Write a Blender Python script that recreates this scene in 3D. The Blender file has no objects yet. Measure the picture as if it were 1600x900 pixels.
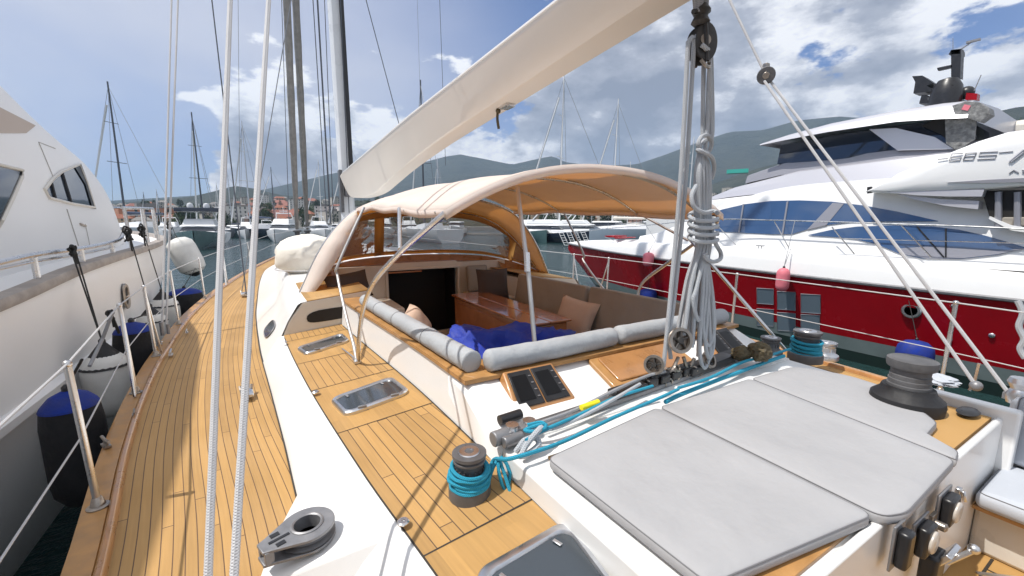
import bpy, bmesh, math, random
from mathutils import Vector, Matrix
random.seed(7)
S = bpy.context.scene
COL = S.collection
R = math.radians
# ---------------------------------------------------------------- camera model (14 mm lens on a 36 mm frame)
CF, CH = 640.0, 3.4
PITCH = math.atan(102 / CF)
YAW = math.atan(375 / math.hypot(CF, 102))
def ray(px, py):
    a, b, c = px - 800, 450 - py, CF
    Y = c * math.cos(PITCH) + b * math.sin(PITCH)
    Z = -c * math.sin(PITCH) + b * math.cos(PITCH)
    return (a * math.cos(YAW) + Y * math.sin(YAW), -a * math.sin(YAW) + Y * math.cos(YAW), Z)
def PZ(px, py, z):
    r = ray(px, py); t = (z - CH) / r[2]; return Vector((r[0] * t, r[1] * t, z))
def PX(px, py, x):
    r = ray(px, py); t = x / r[0]; return Vector((x, r[1] * t, CH + r[2] * t))
def PY(px, py, y):
    r = ray(px, py); t = y / r[1]; return Vector((r[0] * t, y, CH + r[2] * t))
def PD(px, py, d):            # a point at horizontal distance d
    r = ray(px, py); t = d / math.hypot(r[0], r[1]); return Vector((r[0] * t, r[1] * t, CH + r[2] * t))
# ---------------------------------------------------------------- mesh builder
class MB:
    def __init__(s): s.v = []; s.f = []; s.uv = []
    def add(s, vs, fs, uvs=None):
        n = len(s.v); s.v += [tuple(p) for p in vs]
        for i, f in enumerate(fs):
            s.f.append([n + k for k in f]); s.uv.append(uvs[i] if uvs else None)
        return s
    def box(s, x0, x1, y0, y1, z0, z1):
        return s.obox(((x0 + x1) / 2, (y0 + y1) / 2, (z0 + z1) / 2), (x1 - x0, y1 - y0, z1 - z0))
    def obox(s, c, d, M=None):
        c = Vector(c); vs = []
        for k in range(8):
            p = Vector(((k & 1) - .5, ((k >> 1) & 1) - .5, ((k >> 2) & 1) - .5))
            p = Vector((p.x * d[0], p.y * d[1], p.z * d[2]))
            if M is not None: p = M @ p
            vs.append(c + p)
        return s.add(vs, [(0, 2, 3, 1), (4, 5, 7, 6), (0, 1, 5, 4), (2, 6, 7, 3), (0, 4, 6, 2), (1, 3, 7, 5)])
    def loft(s, secs, closed=False, cap0=False, cap1=False, uv=None):
        n = len(secs[0]); vs = [p for q in secs for p in q]; fs = []; uvs = []
        for i in range(len(secs) - 1):
            for j in range(n if closed else n - 1):
                k = (j + 1) % n
                fs.append((i * n + j, i * n + k, (i + 1) * n + k, (i + 1) * n + j))
                uvs.append([uv(i, j), uv(i, j + 1), uv(i + 1, j + 1), uv(i + 1, j)] if uv else None)
        if cap0: fs.append(tuple(reversed(range(n)))); uvs.append(None)
        if cap1: fs.append(tuple(range((len(secs) - 1) * n, len(secs) * n))); uvs.append(None)
        return s.add(vs, fs, uvs)
    def tube(s, pts, r, seg=8, closed=False, smooth=0, cap=True):
        pts = [Vector(p) for p in pts]
        if smooth: pts = crom(pts, smooth, closed)
        n = len(pts); secs = []; L = 0; Ls = []
        up = None
        for i, p in enumerate(pts):
            a = pts[(i - 1) % n] if (closed or i > 0) else p
            b = pts[(i + 1) % n] if (closed or i < n - 1) else p
            t = (b - a)
            if t.length < 1e-9: t = Vector((0, 0, 1))
            t.normalize()
            if up is None:
                up = Vector((0, 0, 1)) if abs(t.z) < .9 else Vector((1, 0, 0))
            u = (up - t * up.dot(t))
            if u.length < 1e-6: u = t.orthogonal()
            u.normalize(); up = u; w = t.cross(u)
            if i: L += (p - pts[i - 1]).length
            Ls.append(L)
            rr = r[i * (len(r) - 1) // max(1, n - 1)] if isinstance(r, (list, tuple)) else r
            secs.append([p + (u * math.cos(2 * math.pi * k / seg) + w * math.sin(2 * math.pi * k / seg)) * rr for k in range(seg)])
        if closed: secs.append(secs[0]); Ls.append(L + (pts[0] - pts[-1]).length)
        return s.loft(secs, True, cap and not closed, cap and not closed, lambda i, j: (j / seg, Ls[i]))
    def lathe(s, prof, o=(0, 0, 0), seg=20, M=None):
        o = Vector(o); secs = []
        for (r, z) in prof:
            q = []
            for k in range(seg):
                a = 2 * math.pi * k / seg
                p = Vector((r * math.cos(a), r * math.sin(a), z))
                if M is not None: p = M @ p
                q.append(o + p)
            secs.append(q)
        return s.loft(secs, True, prof[0][0] > 1e-4, prof[-1][0] > 1e-4)
    def prism(s, poly, z0, z1, f=None):       # poly in (x,y); f maps a point
        n = len(poly); vs = [Vector((x, y, z0)) for x, y in poly] + [Vector((x, y, z1)) for x, y in poly]
        if f: vs = [f(p) for p in vs]
        return s.add(vs, [tuple(reversed(range(n))), tuple(range(n, 2 * n))] + [(i, (i + 1) % n, n + (i + 1) % n, n + i) for i in range(n)])
    def ball(s, c, r, seg=12, rings=8, M=None):
        prof = [(max(1e-5, math.sin(math.pi * i / rings)), -math.cos(math.pi * i / rings)) for i in range(rings + 1)]
        r = r if isinstance(r, (list, tuple)) else (r, r, r)
        D = Matrix.Diagonal(Vector(r))
        return s.lathe(prof, c, seg, (M @ D) if M is not None else D)
    def build(s, name, mat, parent=None, smooth=40, bevel=0, bseg=2, subsurf=0, solid=0, merge=0):
        me = bpy.data.meshes.new(name)
        me.from_pydata(s.v, [], s.f)
        if any(u for u in s.uv):
            ul = me.uv_layers.new(name='UVMap'); k = 0
            for i, f in enumerate(s.f):
                u = s.uv[i]
                for j in range(len(f)):
                    ul.data[k].uv = u[j] if u else (0, 0); k += 1
        bm = bmesh.new(); bm.from_mesh(me)
        if merge: bmesh.ops.remove_doubles(bm, verts=bm.verts, dist=merge)
        bmesh.ops.recalc_face_normals(bm, faces=bm.faces); bm.to_mesh(me); bm.free()
        me.materials.append(mat)
        if smooth:
            for p in me.polygons: p.use_smooth = True
            me.set_sharp_from_angle(angle=R(smooth))
        o = bpy.data.objects.new(name, me); COL.objects.link(o)
        if parent is not None:
            o.parent = parent
            o.matrix_parent_inverse = Matrix.Translation(-Vector(origin(parent)))
        if solid:
            m = o.modifiers.new('t', 'SOLIDIFY'); m.thickness = solid; m.offset = 0
        if bevel:
            m = o.modifiers.new('b', 'BEVEL'); m.width = bevel; m.segments = bseg; m.limit_method = 'ANGLE'; m.angle_limit = R(35)
            m.harden_normals = False
        if subsurf:
            m = o.modifiers.new('s', 'SUBSURF'); m.levels = m.render_levels = subsurf
        return o
def origin(o):
    x = Vector((0, 0, 0))
    while o is not None:
        x = x + o.location; o = o.parent if o.type == 'EMPTY' else None
    return x
def crom(P, k, closed=False):
    out = []; n = len(P)
    rng = n if closed else n - 1
    for i in range(rng):
        p0 = P[(i - 1) % n] if closed or i > 0 else P[i]; p1 = P[i]; p2 = P[(i + 1) % n]
        p3 = P[(i + 2) % n] if closed or i + 2 < n else p2
        for j in range(k):
            t = j / k
            out.append(.5 * ((2 * p1) + (p2 - p0) * t + (2 * p0 - 5 * p1 + 4 * p2 - p3) * t * t + (3 * p1 - p0 - 3 * p2 + p3) * t ** 3))
    if not closed: out.append(P[-1])
    return out
def curve(pts):                     # smooth function y -> value through (y, value) points
    pts = sorted(pts); n = len(pts)
    m = []
    for i in range(n):
        a = pts[max(0, i - 1)]; b = pts[min(n - 1, i + 1)]
        m.append((b[1] - a[1]) / (b[0] - a[0]))
    def f(y):
        if y <= pts[0][0]: return pts[0][1] + m[0] * (y - pts[0][0]) * .5
        if y >= pts[-1][0]: return pts[-1][1]
        for i in range(n - 1):
            if y <= pts[i + 1][0]:
                h = pts[i + 1][0] - pts[i][0]; t = (y - pts[i][0]) / h
                return ((2 * t ** 3 - 3 * t * t + 1) * pts[i][1] + (t ** 3 - 2 * t * t + t) * h * m[i]
                        + (-2 * t ** 3 + 3 * t * t) * pts[i + 1][1] + (t ** 3 - t * t) * h * m[i + 1])
    return f
def frange(a, b, n): return [a + (b - a) * i / n for i in range(n + 1)]
def tag(o, label=None, cat=None, group=None, kind=None):
    if label: o['label'] = label
    if cat: o['category'] = cat
    if group: o['group'] = group
    if kind: o['kind'] = kind
    return o
def thing(name, label, cat, loc=(0, 0, 0), group=None):
    o = bpy.data.objects.new(name, None); COL.objects.link(o); o.location = loc
    o.empty_display_size = .2
    return tag(o, label, cat, group)
def copy_tree(o, parent=None):
    c = o.copy(); COL.objects.link(c)
    if parent is not None: c.parent = parent
    for ch in [x for x in COL.objects if x.parent == o]: copy_tree(ch, c)
    return c
def rotZ(a): return Matrix.Rotation(a, 3, 'Z')
def basis(d, up=(0, 0, 1)):         # matrix whose local z runs along d
    z = Vector(d).normalized(); x = Vector(up).cross(z)
    if x.length < 1e-4: x = Vector((1, 0, 0))
    x.normalize(); y = z.cross(x)
    return Matrix((x, y, z)).transposed()
# ---------------------------------------------------------------- materials
def mat(name, col, rough=.5, metal=0, coat=0, spec=None, noise=None, bump=None, var=.08, trans=None, scale=1.0):
    m = bpy.data.materials.new(name); m.use_nodes = True
    nt = m.node_tree; N = nt.nodes; Lk = nt.links; b = N['Principled BSDF']
    b.inputs['Base Color'].default_value = (*col, 1); b.inputs['Roughness'].default_value = rough
    b.inputs['Metallic'].default_value = metal; b.inputs['Coat Weight'].default_value = coat
    b.inputs['Coat Roughness'].default_value = .06
    if spec is not None: b.inputs['Specular IOR Level'].default_value = spec
    tc = N.new('ShaderNodeTexCoord')
    if noise:
        no = N.new('ShaderNodeTexNoise'); no.inputs['Scale'].default_value = noise; no.inputs['Detail'].default_value = 6
        no.inputs['Roughness'].default_value = .6
        Lk.new(tc.outputs['Object'], no.inputs['Vector'])
        mr = N.new('ShaderNodeMapRange'); mr.inputs['From Min'].default_value = .3; mr.inputs['From Max'].default_value = .7
        mr.inputs['To Min'].default_value = 1 - var; mr.inputs['To Max'].default_value = 1 + var
        Lk.new(no.outputs['Fac'], mr.inputs['Value'])
        mx = N.new('ShaderNodeVectorMath'); mx.operation = 'SCALE'; mx.inputs[0].default_value = col
        Lk.new(mr.outputs['Result'], mx.inputs['Scale']); Lk.new(mx.outputs[0], b.inputs['Base Color'])
        r2 = N.new('ShaderNodeMapRange'); r2.inputs['From Min'].default_value = .3; r2.inputs['From Max'].default_value = .7
        r2.inputs['To Min'].default_value = max(.02, rough * .75); r2.inputs['To Max'].default_value = min(1, rough * 1.3)
        Lk.new(no.outputs['Fac'], r2.inputs['Value']); Lk.new(r2.outputs['Result'], b.inputs['Roughness'])
    if bump:
        n2 = N.new('ShaderNodeTexNoise'); n2.inputs['Scale'].default_value = bump[0]; n2.inputs['Detail'].default_value = 5
        Lk.new(tc.outputs['Object'], n2.inputs['Vector'])
        bp = N.new('ShaderNodeBump'); bp.inputs['Strength'].default_value = bump[1]; bp.inputs['Distance'].default_value = bump[2]
        Lk.new(n2.outputs['Fac'], bp.inputs['Height']); Lk.new(bp.outputs['Normal'], b.inputs['Normal'])
    return m
def canvas(name, col, tcol, w):
    m = mat(name, col, .85, noise=3, var=.05, bump=(4, .35, .02))
    nt = m.node_tree; N = nt.nodes; Lk = nt.links; b = N['Principled BSDF']; out = N['Material Output']
    t = N.new('ShaderNodeBsdfTranslucent'); t.inputs['Color'].default_value = (*tcol, 1)
    mx = N.new('ShaderNodeMixShader'); mx.inputs[0].default_value = w
    Lk.new(b.outputs[0], mx.inputs[1]); Lk.new(t.outputs[0], mx.inputs[2]); Lk.new(mx.outputs[0], out.inputs['Surface'])
    return m
def math_node(N, Lk, op, a, b=None, c=None):
    n = N.new('ShaderNodeMath'); n.operation = op
    for i, x in enumerate((a, b, c)):
        if x is None: continue
        if isinstance(x, (int, float)): n.inputs[i].default_value = x
        else: Lk.new(x, n.inputs[i])
    return n.outputs[0]
def teak(name, base=(.42, .238, .072), pw=.05, caulk=.0045, plain=False):
    m = bpy.data.materials.new(name); m.use_nodes = True
    nt = m.node_tree; N = nt.nodes; Lk = nt.links; b = N['Principled BSDF']
    b.inputs['Roughness'].default_value = .62
    tc = N.new('ShaderNodeTexCoord')
    A = lambda op, a, b_=None, c=None: math_node(N, Lk, op, a, b_, c)
    sp = N.new('ShaderNodeSeparateXYZ'); Lk.new(tc.outputs['UV'], sp.inputs[0])
    u = A('DIVIDE', sp.outputs[0], pw); fu = A('FRACT', u); iu = A('FLOOR', u)
    wn = N.new('ShaderNodeTexWhiteNoise'); wn.noise_dimensions = '1D'; Lk.new(iu, wn.inputs['W'])
    v = A('DIVIDE', A('ADD', sp.outputs[1], A('MULTIPLY', wn.outputs['Value'], 3.7)), 2.3); fv = A('FRACT', v); iv = A('FLOOR', v)
    wn2 = N.new('ShaderNodeTexWhiteNoise'); wn2.noise_dimensions = '2D'
    cb = N.new('ShaderNodeCombineXYZ'); Lk.new(iu, cb.inputs[0]); Lk.new(iv, cb.inputs[1]); Lk.new(cb.outputs[0], wn2.inputs['Vector'])
    # grain: stretched noise
    mp = N.new('ShaderNodeMapping'); mp.inputs['Scale'].default_value = (90, 3.0, 1); Lk.new(tc.outputs['UV'], mp.inputs['Vector'])
    g = N.new('ShaderNodeTexNoise'); g.inputs['Scale'].default_value = 1; g.inputs['Detail'].default_value = 5; Lk.new(mp.outputs[0], g.inputs['Vector'])
    big = N.new('ShaderNodeTexNoise'); big.inputs['Scale'].default_value = 2.2; big.inputs['Detail'].default_value = 5; Lk.new(tc.outputs['Object'], big.inputs['Vector'])
    k = A('ADD', A('MULTIPLY', wn2.outputs['Value'], .26), A('MULTIPLY', g.outputs['Fac'], .42))
    k = A('ADD', k, A('MULTIPLY', big.outputs['Fac'], .40)); k = A('ADD', k, .46)
    sc = N.new('ShaderNodeVectorMath'); sc.operation = 'SCALE'; sc.inputs[0].default_value = base; Lk.new(k, sc.inputs['Scale'])
    # hue drift to grey
    mxg = N.new('ShaderNodeMix'); mxg.data_type = 'RGBA'; mxg.inputs['B'].default_value = (.42, .28, .15, 1)
    Lk.new(A('MULTIPLY', A('POWER', big.outputs['Fac'], 2.0), .55), mxg.inputs['Factor']); Lk.new(sc.outputs[0], mxg.inputs['A'])
    last = mxg.outputs['Result']
    if not plain:
        e = A('MINIMUM', fu, A('SUBTRACT', 1, fu))
        line = A('LESS_THAN', e, caulk / pw * .62)
        ev = A('MINIMUM', fv, A('SUBTRACT', 1, fv))
        butt = A('LESS_THAN', ev, .0011)
        ln = A('MAXIMUM', line, butt)
        mx = N.new('ShaderNodeMix'); mx.data_type = 'RGBA'; mx.inputs['B'].default_value = (.11, .06, .03, 1)
        Lk.new(ln, mx.inputs['Factor']); Lk.new(last, mx.inputs['A']); last = mx.outputs['Result']
    Lk.new(last, b.inputs['Base Color'])
    bp = N.new('ShaderNodeBump'); bp.inputs['Strength'].default_value = .25; bp.inputs['Distance'].default_value = .003
    Lk.new(g.outputs['Fac'], bp.inputs['Height']); Lk.new(bp.outputs['Normal'], b.inputs['Normal'])
    return m
def rope_mat(name, col, dark, freq=55):
    m = bpy.data.materials.new(name); m.use_nodes = True
    nt = m.node_tree; N = nt.nodes; Lk = nt.links; b = N['Principled BSDF']; b.inputs['Roughness'].default_value = .8
    tc = N.new('ShaderNodeTexCoord'); A = lambda op, a, b_=None, c=None: math_node(N, Lk, op, a, b_, c)
    sp = N.new('ShaderNodeSeparateXYZ'); Lk.new(tc.outputs['UV'], sp.inputs[0])
    s1 = A('SINE', A('ADD', A('MULTIPLY', sp.outputs[0], 25.1), A('MULTIPLY', sp.outputs[1], freq * 6.28)))
    s2 = A('SINE', A('SUBTRACT', A('MULTIPLY', sp.outputs[0], 25.1), A('MULTIPLY', sp.outputs[1], freq * 6.28)))
    h = A('ADD', A('MULTIPLY', A('MAXIMUM', s1, s2), .5), .5)
    no = N.new('ShaderNodeTexNoise'); no.inputs['Scale'].default_value = 9; Lk.new(tc.outputs['Object'], no.inputs['Vector'])
    mx = N.new('ShaderNodeMix'); mx.data_type = 'RGBA'; mx.inputs['A'].default_value = (*dark, 1); mx.inputs['B'].default_value = (*col, 1)
    Lk.new(A('MULTIPLY', h, A('ADD', no.outputs['Fac'], .5)), mx.inputs['Factor']); Lk.new(mx.outputs['Result'], b.inputs['Base Color'])
    bp = N.new('ShaderNodeBump'); bp.inputs['Strength'].default_value = .6; bp.inputs['Distance'].default_value = .003
    Lk.new(h, bp.inputs['Height']); Lk.new(bp.outputs['Normal'], b.inputs['Normal'])
    return m
def glass_mat(name, col, rough=.04):
    return mat(name, col, rough, spec=.7, coat=.6)
def clear_mat(name):
    m = bpy.data.materials.new(name); m.use_nodes = True
    nt = m.node_tree; N = nt.nodes; Lk = nt.links; N.remove(N['Principled BSDF']); out = N['Material Output']
    t = N.new('ShaderNodeBsdfTransparent'); t.inputs[0].default_value = (.80, .82, .83, 1)
    g = N.new('ShaderNodeBsdfGlossy'); g.inputs['Roughness'].default_value = .08
    d = N.new('ShaderNodeBsdfDiffuse'); d.inputs[0].default_value = (.75, .78, .8, 1)
    tc = N.new('ShaderNodeTexCoord'); no = N.new('ShaderNodeTexNoise'); no.inputs['Scale'].default_value = 3.5; no.inputs['Detail'].default_value = 3
    Lk.new(tc.outputs['Object'], no.inputs['Vector'])
    bp = N.new('ShaderNodeBump'); bp.inputs['Strength'].default_value = .5; bp.inputs['Distance'].default_value = .05
    Lk.new(no.outputs['Fac'], bp.inputs['Height']); Lk.new(bp.outputs['Normal'], g.inputs['Normal'])
    fr = N.new('ShaderNodeFresnel'); fr.inputs['IOR'].default_value = 1.5; Lk.new(bp.outputs['Normal'], fr.inputs['Normal'])
    m1 = N.new('ShaderNodeMixShader'); Lk.new(fr.outputs[0], m1.inputs[0]); Lk.new(t.outputs[0], m1.inputs[1]); Lk.new(g.outputs[0], m1.inputs[2])
    m2 = N.new('ShaderNodeMixShader'); m2.inputs[0].default_value = .24; Lk.new(m1.outputs[0], m2.inputs[1]); Lk.new(d.outputs[0], m2.inputs[2])
    Lk.new(m2.outputs[0], out.inputs['Surface'])
    return m
M = {}
M['white'] = mat('white_gelcoat', (.80, .80, .79), .36, coat=.18, noise=1.0, var=.02)
M['cream'] = mat('cream_gelcoat', (.66, .62, .55), .35, coat=.2, noise=2, var=.05)
M['lwhite'] = mat('aged_white_gelcoat', (.84, .83, .82), .42, coat=.12, noise=.35, var=.02)
M['teak'] = teak('teak_planks', pw=.043, caulk=.0032); M['teakp'] = teak('teak_plain', plain=True)
M['panel'] = teak('teak_panel', pw=.055, caulk=.0036, base=(.42, .238, .074))
M['varnish'] = mat('varnished_teak', (.40, .19, .065), .3, coat=.6, noise=6, var=.2)
M['mahog'] = mat('varnished_mahogany', (.36, .13, .045), .22, coat=.9, noise=4, var=.2)
M['edge'] = mat('teak_trim', (.42, .22, .075), .45, coat=.2, noise=9, var=.2)
M['caulk'] = mat('black_caulk', (.03, .025, .02), .6)
M['steel'] = mat('stainless_steel', (.66, .65, .64), .27, 1, noise=6, var=.1)
M['satin'] = mat('satin_steel_tube', (.55, .55, .55), .5, .8, noise=6, var=.1)
M['alu'] = mat('brushed_aluminium', (.62, .63, .65), .32, 1, noise=8, var=.1)
M['dalu'] = mat('grey_anodised', (.24, .24, .25), .42, .4, noise=12, var=.2)
M['gunm'] = mat('dark_winch_metal', (.12, .12, .125), .42, .25, noise=14, var=.2)
M['blackp'] = mat('black_plastic', (.018, .018, .02), .35, noise=10, var=.3)
M['rubber'] = mat('black_rubber', (.014, .014, .016), .6, noise=6, var=.4, bump=(30, .3, .01))
M['dark'] = mat('dark_interior', (.012, .01, .009), .7)
M['glass'] = glass_mat('dark_glass', (.012, .02, .035))
M['bglass'] = glass_mat('blue_tinted_glass', (.035, .08, .18), .05)
M['acryl'] = glass_mat('smoked_acrylic', (.035, .045, .055), .12)
M['lcd'] = mat('dark_display', (.006, .006, .007), .3, spec=.25)
M['clear'] = clear_mat('clear_vinyl')
M['mattress'] = mat('light_grey_marine_fabric', (.36, .36, .37), .8, noise=2.0, var=.05, bump=(1.9, .8, .06))
M['bolster'] = mat('pale_grey_fabric', (.38, .40, .42), .75, noise=4, var=.07, bump=(7, .7, .03))
M['taupe'] = mat('taupe_fabric', (.30, .27, .23), .85, noise=5, var=.08, bump=(7, .4, .02))
M['beige'] = mat('beige_fabric', (.56, .42, .33), .85, noise=5, var=.08, bump=(8, .4, .02))
M['brown'] = mat('dark_brown_fabric', (.06, .042, .035), .85, noise=5, var=.15)
M['seat'] = mat('silver_grey_fabric', (.45, .48, .53), .8, noise=3, var=.04, bump=(5, .35, .02))
M['bluec'] = mat('blue_canvas', (.014, .042, .36), .65, noise=4, var=.2, bump=(7, .8, .03))
M['pipe'] = mat('dark_piping', (.16, .16, .17), .7)
M['canvas'] = canvas('cream_canvas', (.90, .89, .86), (.90, .56, .22), .42)
M['ccover'] = mat('cream_cover', (.78, .75, .68), .8, noise=3, var=.05, bump=(5, .5, .03))
M['boom'] = mat('cream_boom_paint', (.76, .70, .62), .38, coat=.15, noise=.6, var=.025)
M['boomcov'] = mat('cream_boom_cover', (.78, .72, .63), .7, noise=2, var=.05, bump=(3, .5, .04))
M['tan'] = canvas('tan_hood_fabric', (.62, .38, .15), (.75, .45, .16), .45)
M['rope'] = rope_mat('grey_fleck_rope', (.50, .53, .56), (.27, .29, .32), 120)
M['wrope'] = rope_mat('white_wire', (.60, .60, .61), (.44, .44, .45), 150)
M['grope'] = rope_mat('grey_rope', (.34, .35, .37), (.18, .18, .19), 120)
M['blrope'] = rope_mat('blue_rope', (.02, .33, .48), (.012, .18, .30), 140)
M['blk'] = rope_mat('black_rope', (.03, .03, .03), (.008, .008, .008), 60)
M['wire'] = mat('thin_wire', (.25, .26, .28), .4, .6)
M['dwire'] = mat('dark_wire', (.09, .10, .12), .5, .3)
M['sock'] = mat('grey_sail_cover', (.26, .25, .24), .85, noise=6, var=.2, bump=(14, .6, .03))
M['mast'] = mat('white_mast_paint', (.70, .72, .74), .3, coat=.3, noise=2, var=.04)
M['yellow'] = mat('yellow_tape', (.85, .72, .02), .5)
M['olive'] = mat('olive_leather', (.095, .075, .04), .8, noise=14, var=.35, bump=(20, .8, .02))
M['red'] = mat('red_topside_paint', (.29, .003, .009), .24, spec=.22, noise=1.5, var=.10)
M['dred'] = mat('faded_pink_vinyl', (.66, .17, .21), .6, noise=9, var=.1)
M['boot'] = mat('grey_boot_stripe', (.16, .20, .20), .35, noise=1.5, var=.15)
M['dgreen'] = mat('dark_antifouling', (.01, .025, .022), .5)
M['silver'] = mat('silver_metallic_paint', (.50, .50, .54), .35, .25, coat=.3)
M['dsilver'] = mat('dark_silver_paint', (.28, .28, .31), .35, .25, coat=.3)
M['vinylw'] = mat('white_fender_vinyl', (.66, .65, .62), .4, noise=6, var=.07)
M['fblue'] = mat('blue_fender_cover', (.006, .025, .21), .8, noise=8, var=.25, bump=(40, .5, .01))
M['fblack'] = mat('black_fender_cover', (.010, .010, .012), .85, noise=8, var=.4, bump=(40, .5, .01))
M['teal'] = mat('teal_hull_paint', (.07, .13, .13), .2, coat=.5, noise=1, var=.08)
M['navy'] = mat('navy_hull_paint', (.012, .02, .04), .2, coat=.5)
M['greyh'] = mat('blue_grey_hull_paint', (.22, .27, .32), .25, coat=.4)
M['fwhite'] = mat('distant_white_paint', (.72, .73, .74), .4)
M['fdark'] = mat('distant_dark_glass', (.03, .035, .045), .25)
M['clock'] = mat('dial_face', (.55, .50, .44), .35, coat=.5)
M['dblock'] = mat('weathered_black_block', (.045, .042, .040), .5, .2, noise=22, var=.5)
M['tarn'] = mat('tarnished_bronze', (.34, .30, .26), .35, .9, noise=18, var=.25)
USE_HAZE = True
# ================================================================ the sailing yacht we stand on
def mir(p): return Vector((4 - p[0], p[1], p[2]))
def both(P): return (lambda p: Vector(p)), mir
XO = curve([(-3, -.1), (0, -.5), (1, -.68), (2.15, -.83), (3.2, -1.0), (4.3, -1.13), (5.5, -1.22), (8, -1.28), (10.7, -1.12), (13.5, -.74), (16.8, -.02), (19.5, .85), (21.5, 1.68), (22.3, 1.98)])
XI = curve([(-3, .42), (0, .22), (2.08, .01), (2.8, -.04), (3.7, -.11), (5.4, -.24), (8, -.34), (12.9, -.30), (15, .10), (17, .75), (19, 1.75)])
XC = curve([(-3, .72), (0, .52), (1.17, .35), (1.85, .25), (3.19, .10), (4.72, -.01), (6.5, -.05), (9, -.02), (12.5, .1), (15, .5), (17, 1.05), (19, 1.85)])
XR = curve([(-3, .86), (.5, .85), (1.13, .82), (1.84, .79), (2.58, .75), (4.03, .62), (4.8, .56), (6.2, .5)])
def DZ(y): return 2.0 + (.55 * ((y - 8) / 14.3) ** 2 if y > 8 else 0)
def PNZ(x, y):                      # cambered side deck beside the cockpit
    a = XC(y); b = XR(y); xx = x if x < 2 else 4 - x
    return 2.25 + .055 * (xx - a) / (b - a)
Y_ = thing('sailing_yacht', 'large white sailing yacht with teak decks, seen from its own aft deck', 'sailing yacht', (2, 8, 0))
# hull
ys = frange(-3, 22.3, 60); secs = []
for y in ys:
    k = max(0, (y - 14) / 8.3); x = XO(y); z = DZ(y)
    q = [(x, y, z), (x - .012, y, z - .10), (x + .02 + .1 * k, y, z - .6), (x + .12 + .3 * k, y, .9), (min(2, x + .35 + .5 * k), y, .1), (min(2, x + .9 + .5 * k), y, -.5), (2, y, -.8)]
    q = [Vector(p) for p in q]
    secs.append(q + [mir(p) for p in reversed(q[:-1])])
MB().loft(secs, cap0=True).build('hull', M['white'], Y_)
# teak side decks, covering boards, toe rails
for side, f in (('port', lambda p: Vector(p)), ('stbd', mir)):
    ys = frange(-2.9, 19.0, 110); s1 = []; s2 = []; s3 = []; uvs = []
    for y in ys:
        a = XO(y) + .125; b = max(a + .02, XI(y) + .02); z = DZ(y)
        s1.append([f((a + (b - a) * k / 6, y, z)) for k in range(7)]); uvs.append((a, b))
    MB().loft(s1, uv=lambda i, j: ((uvs[i][1] - uvs[i][0]) * j / 6, ys[i])).build('side_deck', M['teak'], Y_)
    cb = []; tr = []; ys2 = frange(-2.9, 22.2, 120)
    for y in ys2:
        a = XO(y); z = DZ(y)
        cb.append([f(p) for p in ((a - .012, y, z - .03), (a - .014, y, z + .006), (a, y, z + .012), (a + .085, y, z + .012), (a + .09, y, z + .004), (a + .09, y, z - .02))])
        tr.append([f(p) for p in ((a + .09, y, z), (a + .095, y, z + .026), (a + .105, y, z + .036), (a + .12, y, z + .036), (a + .13, y, z + .026), (a + .133, y, z - .002))])
    MB().loft(cb).build('covering_board', M['edge'], Y_)
    MB().loft(tr).build('toe_rail', M['varnish'], Y_)
    # white coachroof flank
    fl = []
    for y in frange(-2.9, 4.7, 50):
        a, b = XI(y), XC(y); z = DZ(y)
        fl.append([f(p) for p in ((a, y, z - .02), (a + .004, y, z + .008), (a + .02, y, z + .035), (a + (b - a) * .5, y, z + .15), (a + (b - a) * .88, y, 2.232), (b, y, 2.252), (b + .03, y, 2.254), (b + .04, y, 2.2))])
    MB().loft(fl).build('coachroof_side', M['white'], Y_)
    ck = []
    for y in frange(-2.9, 18.5, 80):
        a = XI(y); z = DZ(y) + .0045
        ck.append([f((a - .006, y, z)), f((a + .012, y, z))])
    MB().loft(ck).build('deck_seam', M['caulk'], Y_)
    # raised coachroof beyond the cockpit arms
    rf = []
    for y in frange(4.7, 18.8, 60):
        a, b = XI(y), XC(y); z = DZ(y); e = min(1, (18.8 - y) / 2.5)
        top = max(z + .03, 2.25 + (.33 * e if y > 5 else .33)); b2 = b + .20
        z2 = z + (2.25 - 2.0) * e
        rf.append([f(p) for p in ((a, y, z - .02), (a + .02, y, z + .035), (b, y, max(z + .04, z2)), (b + .07, y, max(z + .05, z2 + (top - z2) * .45)), (b2 - .03, y, top - .02), (b2, y, top), (b2 + .06, y, top + .012))])
    MB().loft(rf).build('coachroof_side', M['white'], Y_)
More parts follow.
